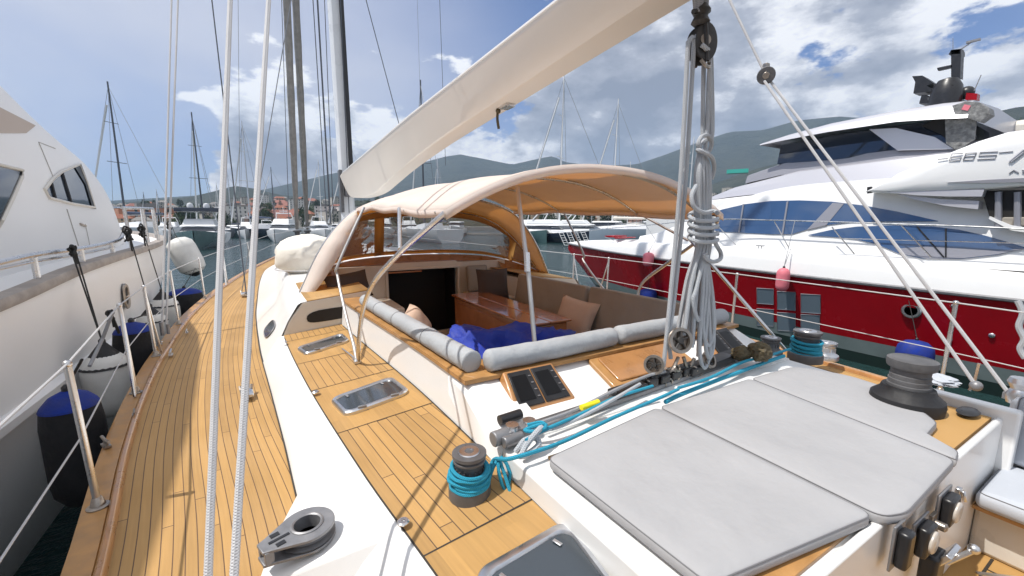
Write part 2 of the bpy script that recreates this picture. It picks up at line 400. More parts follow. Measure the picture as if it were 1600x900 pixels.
# forward coachroof top (one sheet with camber), teak laid
tp = []; ys = frange(6.15, 18.6, 40)
for y in ys:
    b2 = XC(y) + .26; e = min(1, (18.8 - y) / 2.5); top = 2.25 + .33 * e + .012
    tp.append([Vector((b2 + (4 - 2 * b2) * k / 10, y, top + .14 * math.sin(math.pi * k / 10))) for k in range(11)])
MB().loft(tp, cap0=False, uv=lambda i, j: (tp[i][j].x, ys[i])).build('coachroof_top', M['white'], Y_)
for f in (lambda p: Vector(p), mir):
    # cockpit arms: top of the raised coachroof beside the forward cockpit, its aft face with an oval opening
    arm = []
    for y in frange(4.7, 6.2, 10):
        arm.append([f((XC(y) + .26, y, 2.592)), f((.88, y, 2.66))])
    MB().loft(arm, uv=lambda i, j: (j * .6, i * .15)).build('arm_top', M['teakp'], Y_, solid=.01)
    n = 14; x0, x1 = XC(4.7), .86
    face = [(x0 - .0, 4.698, 2.22), (x1, 4.698, 2.25), (x1, 4.698, 2.66), (XC(4.7) + .22, 4.698, 2.585), (XC(4.7) + .08, 4.698, 2.40)]
    MB().add([f(p) for p in face] + [f((p[0], 5.0, p[2])) for p in face], [(0, 1, 2, 3, 4), (5, 6, 1, 0), (6, 7, 2, 1), (7, 8, 3, 2), (8, 9, 4, 3), (9, 5, 0, 4)]).build('arm_face', M['cream'], Y_, bevel=.012)
    ov = []
    for k in range(20):
        a = 2 * math.pi * k / 20; cx, cz = .47, 2.43
        ov.append((cx + .235 * math.copysign(abs(math.cos(a)) ** .6, math.cos(a)), cz + .065 * math.copysign(abs(math.sin(a)) ** .7, math.sin(a)) + .10 * (.235 * math.cos(a))))
    MB().prism([(x, z) for x, z in ov], 4.69, 4.697, lambda p: f((p.x, p.z, p.y))).build('oval_opening', M['dark'], Y_)
    rim = [f((x, 4.688, z)) for x, z in ov]
    # portlight in the flank
    pl = []
    for k in range(20):
        a = 2 * math.pi * k / 20
        y = 5.50 + .26 * math.copysign(abs(math.cos(a)) ** .6, math.cos(a)); t = .58 + .30 * math.copysign(abs(math.sin(a)) ** .7, math.sin(a))
        A = Vector((XI(y) + .02, y, 2.035)); B = Vector((XC(y), y, 2.25)); p = A + (B - A) * t; pl.append(p + Vector((-.010, 0, .008)))
    c = sum(pl, Vector()) / 20
    MB().add([f(p) for p in pl] + [f(c)], [(k, (k + 1) % 20, 20) for k in range(20)]).build('portlight', M['acryl'], Y_)
    MB().tube([f(p) for p in pl], .006, 6, closed=True).build('portlight_rim', M['dalu'], Y_)
# ---------------------------------------------------------------- side panels of teak beside the cockpit
HATCH = [(3.72, 4.36), (2.36, 2.93), (.55, 1.16)]
def panel_piece(f, y0, y1, plain, n=12):
    sc = []; ys = frange(y0, y1, n)
    for y in ys:
        a, b = XC(y) + .022, XR(y) - (.0)
        if plain: a += 0
        sc.append([f((a + (b - a) * k / 8, y, PNZ(a + (b - a) * k / 8, y) + .006)) for k in range(9)])
    W = [(XR(y) - XC(y)) for y in ys]
    MB().loft(sc, uv=lambda i, j: ((W[i]) * j / 8, ys[i])).build('teak_panel', M['teakp'] if plain else M['panel'], Y_)
def seam(f, pts, w=.005):
    v = []
    for (a, b) in zip(pts[:-1], pts[1:]):
        a, b = Vector(a), Vector(b); d = (b - a).normalized(); n = Vector((d.y, -d.x, 0)) * w
        k = len(v); v += [a - n, a + n, b + n, b - n]
    return [f(p) for p in v]
for side, f in enumerate((lambda p: Vector(p), mir)):
    segs = [(-2.9, .35, True), (.35, 1.24, True), (1.24, 2.29, False), (2.29, 3.0, True), (3.0, 3.65, False), (3.65, 4.42, True), (4.42, 4.70, False)]
    for a, b, pl in segs:
            panel_piece(f, a, b, pl)
    sm = MB()
    for yy in (.35, 1.24, 2.29, 3.0, 3.65, 4.42):
        v = seam(f, [(XC(yy) + .02, yy, PNZ(XC(yy), yy) + .009), (XR(yy), yy, PNZ(XR(yy), yy) + .009)], .0035); sm.add(v, [(0, 1, 2, 3)])
    for y in frange(-1, 4.6, 40)[:-1]:
        y2 = y + 5.6 / 40
        for g, off in ((XC, .022), (XR, -.004)):
            v = seam(f, [(g(y) + off, y, PNZ(g(y), y) + .009), (g(y2) + off, y2, PNZ(g(y2), y2) + .009)], .004); sm.add(v, [(0, 1, 2, 3)])
    sm.build('panel_seams', M['caulk'], Y_)
    under = [[f((XC(y) + .02, y, PNZ(XC(y), y))), f((XR(y) + .02, y, PNZ(XR(y), y)))] for y in frange(-2.9 if side == 0 else -2.9, 4.7, 20)]
    MB().loft(under).build('side_panel_base', M['white'], Y_)
def rrect(cx, cy, w, h, r, n=5):
    P = []
    for (sx, sy, a0) in ((1, 1, 0), (-1, 1, 90), (-1, -1, 180), (1, -1, 270)):
        for k in range(n + 1):
            a = R(a0 + 90 * k / n); P.append((cx + sx * (w / 2 - r) + r * math.cos(a), cy + sy * (h / 2 - r) + r * math.sin(a)))
    return P
def hatch(f, quad, name='deck_hatch'):
    # quad: port-fwd, stbd-fwd, stbd-aft, port-aft on the deck
    q = [Vector(p) for p in quad]
    def mp(p):
        u, v = p.x, p.y
        a = q[3].lerp(q[2], u); b = q[0].lerp(q[1], u); c = a.lerp(b, v)
        return f((c.x, c.y, PNZ(c.x, c.y) + .006 + p.z))
    out = rrect(.5, .5, 1, 1, .16, 6); inn = rrect(.5, .5, .87, .80, .13, 6); n = len(out)
    fr = MB(); V = []
    for ring, z in ((out, .0), (out, .018), (rrect(.5, .5, .97, .95, .15, 6), .026), (rrect(.5, .5, .90, .84, .14, 6), .026), (inn, .016), (inn, .004)):
        V.append([mp(Vector((x, y, z))) for x, y in ring])
    fr.loft(V, closed=True)
    o = fr.build(name, M['alu'], Y_)
    g = MB().add([mp(Vector((x, y, .017))) for x, y in inn], [tuple(range(n))]); g.build('pane', M['acryl'], o)
    h = MB()
    for u in (.25, .75):
        c = mp(Vector((u, .03, .028))); h.obox(c, (.05, .018, .014))
    h.build('hinge', M['dalu'], o, bevel=.003)
    k = MB()
    for u in (.22, .78):
        c = mp(Vector((u, .82, .022))); k.obox(c, (.014, .035, .005), rotZ(.3))
    k.build('hatch_latch', M['alu'], o, bevel=.002)
    return o
Q3 = [PZ(463, 545, 2.27), PZ(535, 527, 2.28), PZ(547, 538, 2.28), PZ(478, 556, 2.27)]
hatch(lambda p: Vector(p), Q3); hatch(mir, Q3)
Q2 = [PZ(515, 626, 2.27), PZ(612, 597, 2.28), PZ(642, 621, 2.28), PZ(540, 652, 2.27)]
hatch(lambda p: Vector(p), Q2); hatch(mir, Q2)
Q1 = [PZ(735, 902, 2.27), PZ(885, 826, 2.29), Vector((.80, .70, 2.29)), Vector((.45, .62, 2.27))]
hatch(lambda p: Vector(p), Q1)
# ---------------------------------------------------------------- deck plateau round the sunbed, coamings and forward cockpit
PT = 2.42
def plate(name, poly, z0, z1, m, parent=Y_, **k): return MB().prism(poly, z0, z1).build(name, m, parent, **k)
plate('aft_deck_plateau', [(.84, .455), (3.10, .455), (3.18, 1.48), (.80, 1.48)], 1.5, PT, M['white'], bevel=.02)
plate('sunbed_trim', [(.93, .47), (3.04, .47), (3.04, 1.30), (.925, 1.30)], PT - .01, PT + .012, M['edge'], bevel=.003)
plate('sunbed_trim', [(2.38, .462), (3.04, .462), (3.04, 1.2), (2.38, 1.2)], PT - .01, PT + .018, M['teakp'])
plate('starboard_rim', [(3.055, .375), (3.125, .375), (3.125, .85), (3.055, .85)], 1.6, 2.49, M['white'], bevel=.012)
plate('port_skirt', [(.30, -2.9), (.42, -2.9), (.84, .44), (.84, 1.5), (.83, 1.5), (.80, .3)], 1.5, 2.2, M['white'])
# sloped shelf between track and cockpit
sec = [(1.47, 1.5), (1.47, PT + .004), (1.62, PT + .02), (1.88, 2.545), (1.90, 2.555), (2.10, 2.565), (2.10, 1.5)]
sh = [[Vector((x, y, z)) for y, z in sec] for x in (.79, .82, 1.2, 2.0, 2.8, 3.18, 3.21)]
sh[0] = [Vector((.795, y, z - (.03 if z > 2.3 else 0))) for y, z in sec]; sh[-1] = [Vector((3.205, y, z - (.03 if z > 2.3 else 0))) for y, z in sec]
MB().loft(sh, closed=True, cap0=True, cap1=True).build('aft_coaming', M['white'], Y_)
for f in (lambda p: Vector(p), mir):
    cm = []
    for y in frange(1.5, 6.1, 24):
        xr = XR(y); w = .20; t = 2.565 if y > 1.9 else 2.42 + .145 * max(0, (y - 1.5)) / .4
        cm.append([f(p) for p in ((xr, y, 2.28), (xr + .004, y, 2.32), (xr + .03, y, t - .012), (xr + .05, y, t), (xr + w + .06, y, t), (xr + w + .06, y, 1.5), (xr, y, 1.5))])
    MB().loft(cm[:1] + cm[1:], closed=True, cap1=True).build('cockpit_coaming', M['white'], Y_)
    cp = []
    for y in frange(1.87, 4.75, 20):
        xr = XR(y); cp.append([f(p) for p in ((xr + .012, y, 2.566), (xr + .012, y, 2.59), (xr + .25, y, 2.592), (xr + .25, y, 2.566))])
    MB().loft(cp, closed=True, cap0=True, cap1=True).build('coaming_cap', M['edge'], Y_)
plate('coaming_cap', [(.92, 1.862), (3.08, 1.862), (3.14, 1.885), (3.176, 1.94), (3.178, 2.105), (.822, 2.105), (.824, 1.94), (.86, 1.885)], 2.568, 2.594, M['edge'], bevel=.004)
# cockpit interior
plate('cockpit_sole', [(.85, 2.1), (3.15, 2.1), (3.15, 6.3), (.85, 6.3)], 1.50, 1.53, M['teakp'])
for f, s in ((lambda p: Vector(p), 0), (mir, 1)):
    MB().prism([(.93, 2.1), (1.38, 2.1), (1.38, 5.2), (.82, 5.2)], 1.53, 1.95, lambda p: f(p)).build('cockpit_bench', M['cream'], Y_, bevel=.02)
plate('cockpit_bench', [(1.38, 2.102), (2.62, 2.102), (2.62, 2.55), (1.38, 2.55)], 1.53, 1.949, M['cream'], bevel=.02)
# forward bulkhead with companionway
Yb = 6.12
bh = MB()
for b in ((.5, 1.42, Yb, Yb + .08, 1.5, 2.78), (2.52, 3.5, Yb, Yb + .08, 1.5, 2.78), (1.42, 2.52, Yb, Yb + .08, 2.70, 2.80), (1.42, 2.52, Yb, Yb + .08, 1.5, 1.68)): bh.box(*b)
bh.build('cockpit_bulkhead', M['cream'], Y_, bevel=.01)
cw = MB()
cw.box(1.43, 2.51, Yb + .5, Yb + .52, 1.2, 2.72).box(1.43, 1.44, Yb + .08, Yb + .5, 1.2, 2.7).box(2.5, 2.51, Yb + .08, Yb + .5, 1.2, 2.7).box(1.43, 2.51, Yb + .08, Yb + .5, 1.2, 1.22)
cw.build('companionway', M['dark'], Y_)
MB().box(1.38, 2.56, Yb - .05, Yb - .005, 2.695, 2.73).box(1.38, 1.42, Yb - .03, Yb - .002, 1.9, 2.69).box(2.52, 2.56, Yb - .03, Yb - .002, 1.9, 2.69).build('companionway_frame', M['cream'], Y_, bevel=.008)
MB().obox((1.66, Yb - .07, 2.675), (.5, .05, .02)).build('companionway_slide', M['mahog'], Y_, bevel=.005)
plate('bulkhead_step', [(1.0, 5.25), (1.42, 5.25), (1.42, 6.1), (1.0, 6.1)], 1.53, 2.3, M['cream'], bevel=.02)
plate('bulkhead_step', [(2.58, 5.25), (3.1, 5.25), (3.1, 6.1), (2.58, 6.1)], 1.53, 2.3, M['cream'], bevel=.02)
# windscreen coaming in varnished wood (curved)
BC = crom([Vector(p) for p in ((.24, 5.45, 2.60), (.42, 5.95, 2.72), (.75, 6.28, 2.82), (1.1, 6.45, 2.86), (1.55, 6.55, 2.88), (2, 6.6, 2.885), (2.45, 6.55, 2.88), (2.9, 6.45, 2.86), (3.25, 6.28, 2.82), (3.58, 5.95, 2.72), (3.76, 5.45, 2.60))], 5)
wc = []
for p in BC:
    n = (Vector((2, 4.6, p.z)) - p).normalized() * .03
    wc.append([p + Vector((n.x, n.y, -.15)), p + Vector((n.x, n.y, .0)), p - n * 1.0, p + Vector((-n.x, -n.y, -.15))])
MB().loft(wc, closed=True, cap0=True, cap1=True).build('windscreen_base', M['varnish'], Y_)
dk = []
for p in BC:
    q = Vector((2 + (p.x - 2) * .86, Yb + .02, 2.785)) if p.y > 6.1 else Vector((p.x + (.25 if p.x < 2 else -.25), p.y, p.z - .08))
    dk.append([p + Vector((0, 0, -.10)), q])
MB().loft(dk).build('bridge_deck', M['varnish'], Y_)
# ---------------------------------------------------------------- sprayhood
def arch(pts, k=6): return crom([Vector(p) for p in pts], k)
def sym(pts): return pts + [(4 - p[0], p[1], p[2]) for p in reversed(pts[:-1])]
A_ = arch(sym([(.19, 5.36, 2.52), (.44, 5.36, 3.03), (.68, 5.36, 3.36), (.93, 5.34, 3.56), (1.4, 5.3, 3.70), (2, 5.3, 3.78)]))
T_ = arch(sym([(.24, 5.58, 2.60), (.54, 5.72, 3.06), (.80, 5.9, 3.36), (1.1, 6.08, 3.53), (1.5, 6.17, 3.60), (2, 6.2, 3.62)]))
B_ = arch(sym([(.24, 5.60, 2.60), (.44, 5.98, 2.74), (.76, 6.30, 2.84), (1.1, 6.46, 2.88), (1.55, 6.56, 2.90), (2, 6.6, 2.90)]))
hood = MB()
secs = []
for t in (0, .33, .66, 1):
    secs.append([a.lerp(b, t) + Vector((0, 0, .035 * math.sin(math.pi * t))) for a, b in zip(A_, T_)])
hood.loft(secs); ho = hood.build('sprayhood', M['canvas'], Y_, solid=.004)
# hem below the aft hoop on the port quarter
n = len(A_); fr = MB(); pn = MB()
divs = [0, 9, 22, 52, n - 1]
def wp(i, t): return T_[i].lerp(B_[i], t)
def strip(mb, i0, i1, t0, t1, off=0.0):
    sc = []
    for i in range(i0, i1 + 1): sc.append([wp(i, t0 + (t1 - t0) * k / 3) + Vector((0, -off, 0)) for k in range(4)])
    mb.loft(sc)
strip(fr, 0, n - 1, 0, .17, .004); strip(fr, 0, n - 1, .92, 1, .004)
def vstrip(mb, i, w=.075):
    a, b = wp(i, 0), wp(i, 1); d = (T_[min(n - 1, i + 1)] - T_[max(0, i - 1)]).normalized() * w
    mb.add([a - d, a + d, b + d, b - d], [(0, 1, 2, 3)])
for i in divs: vstrip(fr, i)
fro = fr.build('window_surround', M['tan'], Y_, solid=.006)
for a, b in zip(divs[:-1], divs[1:]):
    pn = MB(); strip(pn, a, b, .05, .96, -.002); pn.build('hood_window', M['clear'], ho)
hp = MB().tube(A_, .014, 8); hp.build('hood_hoop', M['steel'], ho)
MB().tube([p + Vector((0, .0, -.03)) for p in T_], .012, 8).build('hood_hoop', M['steel'], ho)
# canvas wing hanging down from the port hoop end, piping and lacing
for f in (lambda p: Vector(p),):
    w = []
    for i in range(0, 20):
        t = i / 19; k = math.sin(math.pi * min(1, t * 1.05 + .06)) ** .7 * .20
        w.append([f(A_[i] + Vector((0, -.01, .004))), f(A_[i] + Vector((k * .5, -.10 + .01 * math.sin(i * 2.1), -.02 * k))), f(A_[i] + Vector((k, -.16 + .012 * math.sin(i * 1.3), -.30 * k)))])
    MB().loft(w).build('hood_flap', M['canvas'], ho, solid=.003)
# ---------------------------------------------------------------- bimini
def bz(u, y):                       # u 0..1 port to starboard
    e = (2 * u - 1)
    base = 3.47 + .045 * (y - 2.1) * (1 if y < 4.4 else 1) if y < 4.3 else 3.57
    crown = .31 - .02 * (y - 2.1)
    return base + crown * (1 - abs(e) ** 2.3)
bi = []; ysb = frange(2.08, 5.32, 18)
for j, y in enumerate(ysb):
    xl = .80 + .03 * (y - 2.1)
    row = []
    for k in range(25):
        u = k / 24; x = xl + (4 - 2 * xl) * u
        sag = .018 * math.sin((y - 2.1) / 1.1 * math.pi) ** 2
        row.append(Vector((x, y + .05 * (1 - (2 * u - 1) ** 2) * (1 if j == 0 else 0), bz(u, y) - sag)))
    bi.append(row)
bo = MB().loft(bi).build('bimini', M['canvas'], Y_, solid=.004)
hm = MB()
for row, dy in ((bi[0], -.0),):
    hm.loft([row, [p + Vector((0, -.004, -.055)) for p in row]])
for kx in (0, -1):
    side = [r[kx] for r in bi]; hm.loft([side, [p + Vector((.006 if kx == 0 else -.006, 0, -.045)) for p in side]])
hm.build('bimini_hem', M['canvas'], bo, solid=.003)
for j, yy in ((1, 2.2), (5, 3.0), (12, 4.25)):
    MB().tube([p + Vector((0, 0, -.022)) for p in bi[j]], .0125, 8).build('bimini_bow', M['steel'], bo)
# port and starboard frames
base = Vector((.50, 3.33, 2.30))
sh2 = PX(583, 443, .55); sh1 = PX(527, 423, .50)
for i, f in enumerate((lambda p: Vector(p), mir)):
    a = [base + Vector((0, .03, .02)), PX(553, 540, .50), PX(540, 490, .50), sh1 + Vector((0, 0, -.05)), sh1 + Vector((.012, 0, .06)), Vector((.79, 4.25, 3.55))]
    MB().tube([f(p) for p in a[:2]] + crom([f(p) for p in a[1:]], 6)[1:], .0135, 10).build('bimini_frame', M['satin'], Y_)
    b = [base + Vector((.01, -.02, .02)), PX(560, 545, .50), PX(566, 490, .53), sh2, PX(625, 395, .64), PX(670, 355, .74), Vector((.81, 2.12, 3.45))]
    MB().tube(crom([f(p) for p in b], 6), .0165, 8).build('bimini_frame', M['steel'], Y_)
    MB().tube([f(Vector((.80, 3.0, 3.50))), f(PX(625, 390, .66))], .0135, 8).build('bimini_strut', M['steel'], Y_)
    MB().obox(f(base + Vector((0, 0, .01))), (.05, .07, .03)).obox(f(base + Vector((0, .10, .0))), (.04, .06, .02)).build('frame_foot', M['alu'], Y_, bevel=.006)
    MB().tube([f(base + Vector((0, 0, .02))), f(PZ(535, 545, 2.30))], .008, 6).build('frame_rod', M['steel'], Y_)
pb = PZ(837, 556, 2.60)
MB().tube([pb, PY(826, 430, pb.y + .05), PY(808, 292, pb.y + .35)], .014, 10).build('bimini_pole', M['satin'], Y_)
MB().tube([PY(824, 425, pb.y + .05), PY(823, 395, pb.y + .08)], .019, 8).build('pole_joint', M['steel'], Y_)
MB().lathe([(.03, 0), (.03, .012), (.018, .02), (.016, .05)], pb + Vector((0, 0, -.01)), 12).build('pole_foot', M['tarn'], Y_)
MB().tube([PX(1077, 373, 3.3), PZ(1228, 548, 2.32)], .015, 8).build('bimini_strut', M['steel'], Y_)
MB().tube([Vector((3.18, 2.14, 3.46)), PY(1078, 345, 2.3), PY(1077, 375, 2.35)], .008, 6).build('bimini_strap', M['dwire'], Y_)
# ---------------------------------------------------------------- table, instrument pods, wooden lid
T = MB().prism([(2.05, 3.2), (2.50, 3.2), (2.50, 5.1), (2.05, 5.1)], 1.62, 2.42).build('cockpit_table', M['mahog'], Y_, bevel=.02)
MB().prism([(2.02, 3.17), (2.268, 3.17), (2.268, 5.13), (2.02, 5.13)], 2.422, 2.447).build('table_leaf', M['mahog'], T, bevel=.008)
MB().prism([(2.272, 3.17), (2.53, 3.17), (2.53, 5.13), (2.272, 5.13)], 2.422, 2.447).build('table_leaf', M['mahog'], T, bevel=.008)
MB().box(2.042, 2.0495, 3.3, 5.0, 1.8, 2.36).build('table_flap', M['mahog'], T, bevel=.006)
def slopez(y): return PT + .02 + (2.545 - PT - .02) * (y - 1.62) / .26
def pod(xa, xb, f=lambda p: Vector(p)):
    ya, yb = 1.655, 1.85; ZB = .055
    body = [(xa - .03, ya - .015, 2.43), (xb + .03, ya - .015, 2.43), (xb, yb + .03, 2.55), (xa, yb + .03, 2.55)]
    top = [(xa - .01, ya + .0, 2.455), (xb + .01, ya + .0, 2.455), (xb - .012, yb, 2.605), (xa + .012, yb, 2.605)]
    vs = [f(p) for p in body] + [f(p) for p in top]
    o = MB().add(vs, [(0, 1, 2, 3), (4, 5, 6, 7), (0, 1, 5, 4), (1, 2, 6, 5), (2, 3, 7, 6), (3, 0, 4, 7)]).build('instrument_pod', M['varnish'], Y_, bevel=.008)
    t = [Vector(p) for p in top]; nrm = (t[1] - t[0]).cross(t[3] - t[0]).normalized()
    for u0, u1 in ((.06, .485), (.515, .94)):
        def q(u, v, h): return f(t[0].lerp(t[1], u).lerp(t[3].lerp(t[2], u), v) + nrm * h)
        c = [(u0, .08), (u1, .08), (u1, .93), (u0, .93)]
        d = MB().add([q(u, v, -.002) for u, v in c] + [q(u, v, .008) for u, v in c], [(0, 1, 2, 3), (4, 5, 6, 7), (0, 1, 5, 4), (1, 2, 6, 5), (2, 3, 7, 6), (3, 0, 4, 7)]).build('display', M['blackp'], o, bevel=.002)
        w = u1 - u0
        s = [(u0 + .10 * w, .2), (u0 + .74 * w, .2), (u0 + .74 * w, .82), (u0 + .10 * w, .82)]
        MB().add([q(u, v, .0095) for u, v in s], [(0, 1, 2, 3)]).build('screen', M['lcd'], d)
        for i in range(4):
            c0 = q(u0 + .87 * w, .25 + .17 * i, .010); MB().obox(c0, (.014, .010, .003)).build('button', M['dalu'], d)
pod(1.00, 1.345); pod(2.66, 3.0)
o = MB().prism(rrect(2.0, 1.745, .76, .29, .05), 0, .03, lambda p: Vector((p.x, p.y, p.z + slopez(p.y)))).build('wooden_lid', M['edge'], Y_, bevel=.008)
MB().prism(rrect(2.0, 1.75, .64, .20, .02), .03, .042, lambda p: Vector((p.x, p.y, p.z + slopez(p.y)))).build('raised_panel', M['varnish'], o, bevel=.006)
# cleats, pad eyes, filler caps on deck
def cleat(c, a=0, s=1.0, m='alu'):
    D = rotZ(a); o = MB(); c = Vector(c)
    o.obox(c + Vector((0, 0, .006)), (.03 * s, .075 * s, .012), D)
    for k in (-1, 1): o.tube([c + D @ Vector((0, k * .018 * s, .01)), c + D @ Vector((0, k * .018 * s, .035 * s))], .007 * s, 6)
    o.tube([c + D @ Vector((0, -.06 * s, .042 * s)), c + D @ Vector((0, -.02 * s, .036 * s)), c + D @ Vector((0, .02 * s, .036 * s)), c + D @ Vector((0, .06 * s, .042 * s))], .008 * s, 6)
    return o.build('cleat', M[m], Y_)
cleat(PZ(210, 649, 2.02), .2, .8, 'tarn'); cleat(PZ(166, 697, 2.02), .5, 1.1, 'tarn'); cleat(PZ(292, 520, 2.02), .1, .9)
cleat(PZ(267, 555, 2.02), .1, 1.2); cleat(PZ(250, 538, 2.02), .6, .9)
for px, py in ((630, 816), (493, 613), (445, 535), (715, 676)):
    c = PZ(px, py, 2.28); MB().lathe([(.024, 0), (.024, .004), (.018, .009), (.006, .009), (.005, .004)], c, 20).build('deck_cap', M['steel'], Y_)
def padblock(px, py, s=1.0, a=0.2):
    c = PZ(px, py, 2.02); D = rotZ(a)
    o = MB().obox(c + Vector((0, 0, .02 * s)), (.09 * s, .16 * s, .035 * s), D).build('lead_block', M['alu'], Y_, bevel=.008)
    g = MB()
    for k in (-1, 1): g.tube([c + D @ Vector((k * .035 * s, .05 * s, .03)), c + D @ Vector((k * .04 * s, .10 * s, .05 * s))], .012 * s, 6)
    g.lathe([(.025 * s, -.012), (.03 * s, 0), (.025 * s, .012)], c + D @ Vector((0, -.085 * s, .03)), 12, basis((1, 0, 0))); g.build('sheave', M['tarn'], o)
padblock(386, 618, 1.0, .1); padblock(383, 462, 1.5, .05)
# ---------------------------------------------------------------- pad with the big turning block at the port edge
P1 = [PZ(412, 884, 2.17), PZ(606, 842, 2.22), PZ(545, 770, 2.26), PZ(430, 800, 2.13)]
tp4 = [Vector((-.155, 1.56, 2.13)), Vector((.33, 1.43, 2.25)), Vector((.26, 1.80, 2.25)), Vector((.02, 2.2, 2.07)), Vector((-.10, 1.78, 2.13))]
bt = [Vector((p.x, p.y, 1.98)) for p in tp4]; bt[0] = Vector((-.13, 1.50, 1.98)); bt[1] = Vector((.36, 1.30, 1.98))
n = 5
MB().add(tp4 + bt, [tuple(range(n)), tuple(reversed(range(n, 2 * n)))] + [(i, (i + 1) % n, n + (i + 1) % n, n + i) for i in range(n)]).build('block_pad', M['white'], Y_, bevel=.025, bseg=3)
# turning block: two cheek plates (ring + tail) over a sheave
def teardrop(c, r, L, ang, z, hole=0, n=26):
    D = rotZ(ang); out = []
    for k in range(n):
        a = -math.pi * .62 + 2 * math.pi * .62 * k / (n - 1); out.append(Vector((r * math.cos(a), r * math.sin(a), 0)))
    out += [Vector((-L, r * .42, 0)), Vector((-L - .03, r * .30, 0)), Vector((-L - .03, -r * .30, 0)), Vector((-L, -r * .42, 0))]
    return [Vector(c) + D @ p + Vector((0, 0, z)) for p in out]
bc = PZ(482, 842, 2.19)
ang = math.atan2(-1, -.55) + math.pi
ang = math.atan2(*(list(reversed((PZ(490, 825, 2.2) - PZ(430, 858, 2.2))[:2]))))
TBo = MB()
def cheek(z0, z1, hole=True):
    o = teardrop(bc, .098, .135, ang, 0); n = len(o)
    inn = [bc + (p - bc).normalized() * .057 for p in o]
    V = [[p + Vector((0, 0, z0)) for p in o], [p + Vector((0, 0, z1)) for p in o], [p + Vector((0, 0, z1)) for p in inn], [p + Vector((0, 0, z0)) for p in inn]]
    TBo.loft(V + [V[0]], closed=True)
cheek(.006, .016); cheek(.056, .066)
D = rotZ(ang)
for s_ in (-1, 1): TBo.obox(bc + D @ Vector((-.145, s_ * .028, .036)), (.03, .018, .05), D)
TBk = TBo.build('turning_block', M['dalu'], Y_, bevel=.002)
MB().lathe([(.055, .018), (.094, .018), (.098, .024), (.082, .036), (.098, .048), (.094, .054), (.055, .054), (.055, .018)], bc, 30).build('sheave', M['gunm'], TBk)
MB().lathe([(.057, .004), (.059, .069), (.053, .072), (.047, .069), (.045, .004)], bc, 26).build('bearing', M['dalu'], TBk)
MB().obox(bc + D @ Vector((-.10, 0, .067)), (.07, .012, .003), D).obox(bc + D @ Vector((-.105, .03, .067)), (.03, .02, .003), D).obox(bc + D @ Vector((-.105, -.03, .067)), (.03, .02, .003), D).build('cheek_slots', M['blackp'], TBk)
# ---------------------------------------------------------------- winches
def winch(c, r, h, m='gunm', cap='alu', label=None):
    pr = [(r, 0), (r, h * .20), (r * .97, h * .26), (r * .74, h * .36), (r * .64, h * .5), (r * .62, h * .68), (r * .70, h * .78), (r * .76, h * .82), (r * .76, h * .86), (r * .68, h * .88), (r * .68, h * .91), (r * .80, h * .93), (r * .80, h), (r * .5, h * 1.01)]
    o = MB().lathe(pr, c, 28).build('winch', M[m], Y_, smooth=30)
    if label: o['label'] = label
    MB().lathe([(r * .5, h * 1.005), (r * .46, h * 1.03), (r * .22, h * 1.03), (r * .2, h * .99), (.001, h * .99)], c, 22).build('winch_cap', M[cap], o)
    g = MB()
    for k in range(16):
        a = 2 * math.pi * k / 16
        g.obox(Vector(c) + Vector((r * .66 * math.cos(a), r * .66 * math.sin(a), h * .56)), (.006, .006, h * .22), rotZ(a))
    g.build('drum_ribs', M[m], o)
    return o
W1 = Vector((.625, 1.43, 2.283)); winch(W1, .088, .19, label='port winch with blue rope round its drum')
W2 = PZ(1257, 563, 2.32); winch(W2, .12, .24)
W3 = PZ(1290, 560, 2.12); winch(W3, .10, .16, 'alu')
W4 = PZ(1202, 553, 2.42); winch(W4, .085, .13)
# ---------------------------------------------------------------- big main winch wearing a grey cover
bw = PZ(1414, 637, PT + .015); WS = .60
MB().lathe([(r * WS, z * WS) for r, z in [(.245, 0), (.25, .07), (.245, .11), (.19, .16), (.175, .20)]], bw, 32).build('main_winch_base', M['rubber'], Y_)
wc = [(.17, .18), (.185, .19), (.188, .24), (.178, .245), (.182, .285), (.172, .29), (.176, .33), (.166, .335), (.17, .38), (.205, .40), (.215, .43), (.213, .475), (.19, .485), (.14, .487), (.001, .487)]
MB().lathe([(r * .47, z * .56) for r, z in wc], bw, 32).build('main_winch_drum', mat('weathered_grey_cover', (.10, .10, .105), .7, noise=11, var=.3, bump=(16, .5, .01)), Y_, smooth=25)
MB().lathe([(.06, 0), (.075, .012), (.06, .024), (.03, .03), (.001, .03)], PZ(1512, 646, PT + .03), 18, rotZ(0) @ Matrix.Diagonal(Vector((1.0, .55, .8)))).build('winch_button', M['blackp'], Y_)
# ---------------------------------------------------------------- mainsheet track with end fittings
ta, tb = Vector((.80, 1.50, PT + .01)), Vector((3.06, 1.64, PT + .01)); D = basis(tb - ta, (0, 0, 1)); L = (tb - ta).length
tr = MB().obox((ta + tb) / 2 + Vector((0, 0, .018)), (.07, .03, L), D)
TR = tr.build('mainsheet_track', M['dalu'], Y_, bevel=.006)
MB().obox((ta + tb) / 2 + Vector((0, 0, .036)), (.035, .012, L * .995), D).build('track_rail', M['gunm'], TR, bevel=.003)
ef = MB()
ef.tube([ta + Vector((-.04, -.02, .035)), ta + Vector((.07, -.01, .035))], .034, 14).tube([ta + Vector((-.01, -.06, .03)), ta + Vector((.09, -.05, .03))], .026, 12)
ef.obox(ta + Vector((.10, -.01, .04)), (.14, .06, .04), rotZ(.06)).build('track_end', M['dalu'], TR, bevel=.005)
MB().tube([ta + Vector((.05, .085, .055)), ta + Vector((.17, .095, .055))], .024, 14).build('end_stop', M['blackp'], TR)
for k in range(2): MB().lathe([(.03, -.012), (.024, 0), (.03, .012)], ta + Vector((.06 + .09 * k, -.015, .066)), 16).build('control_sheave', M['steel'], TR)
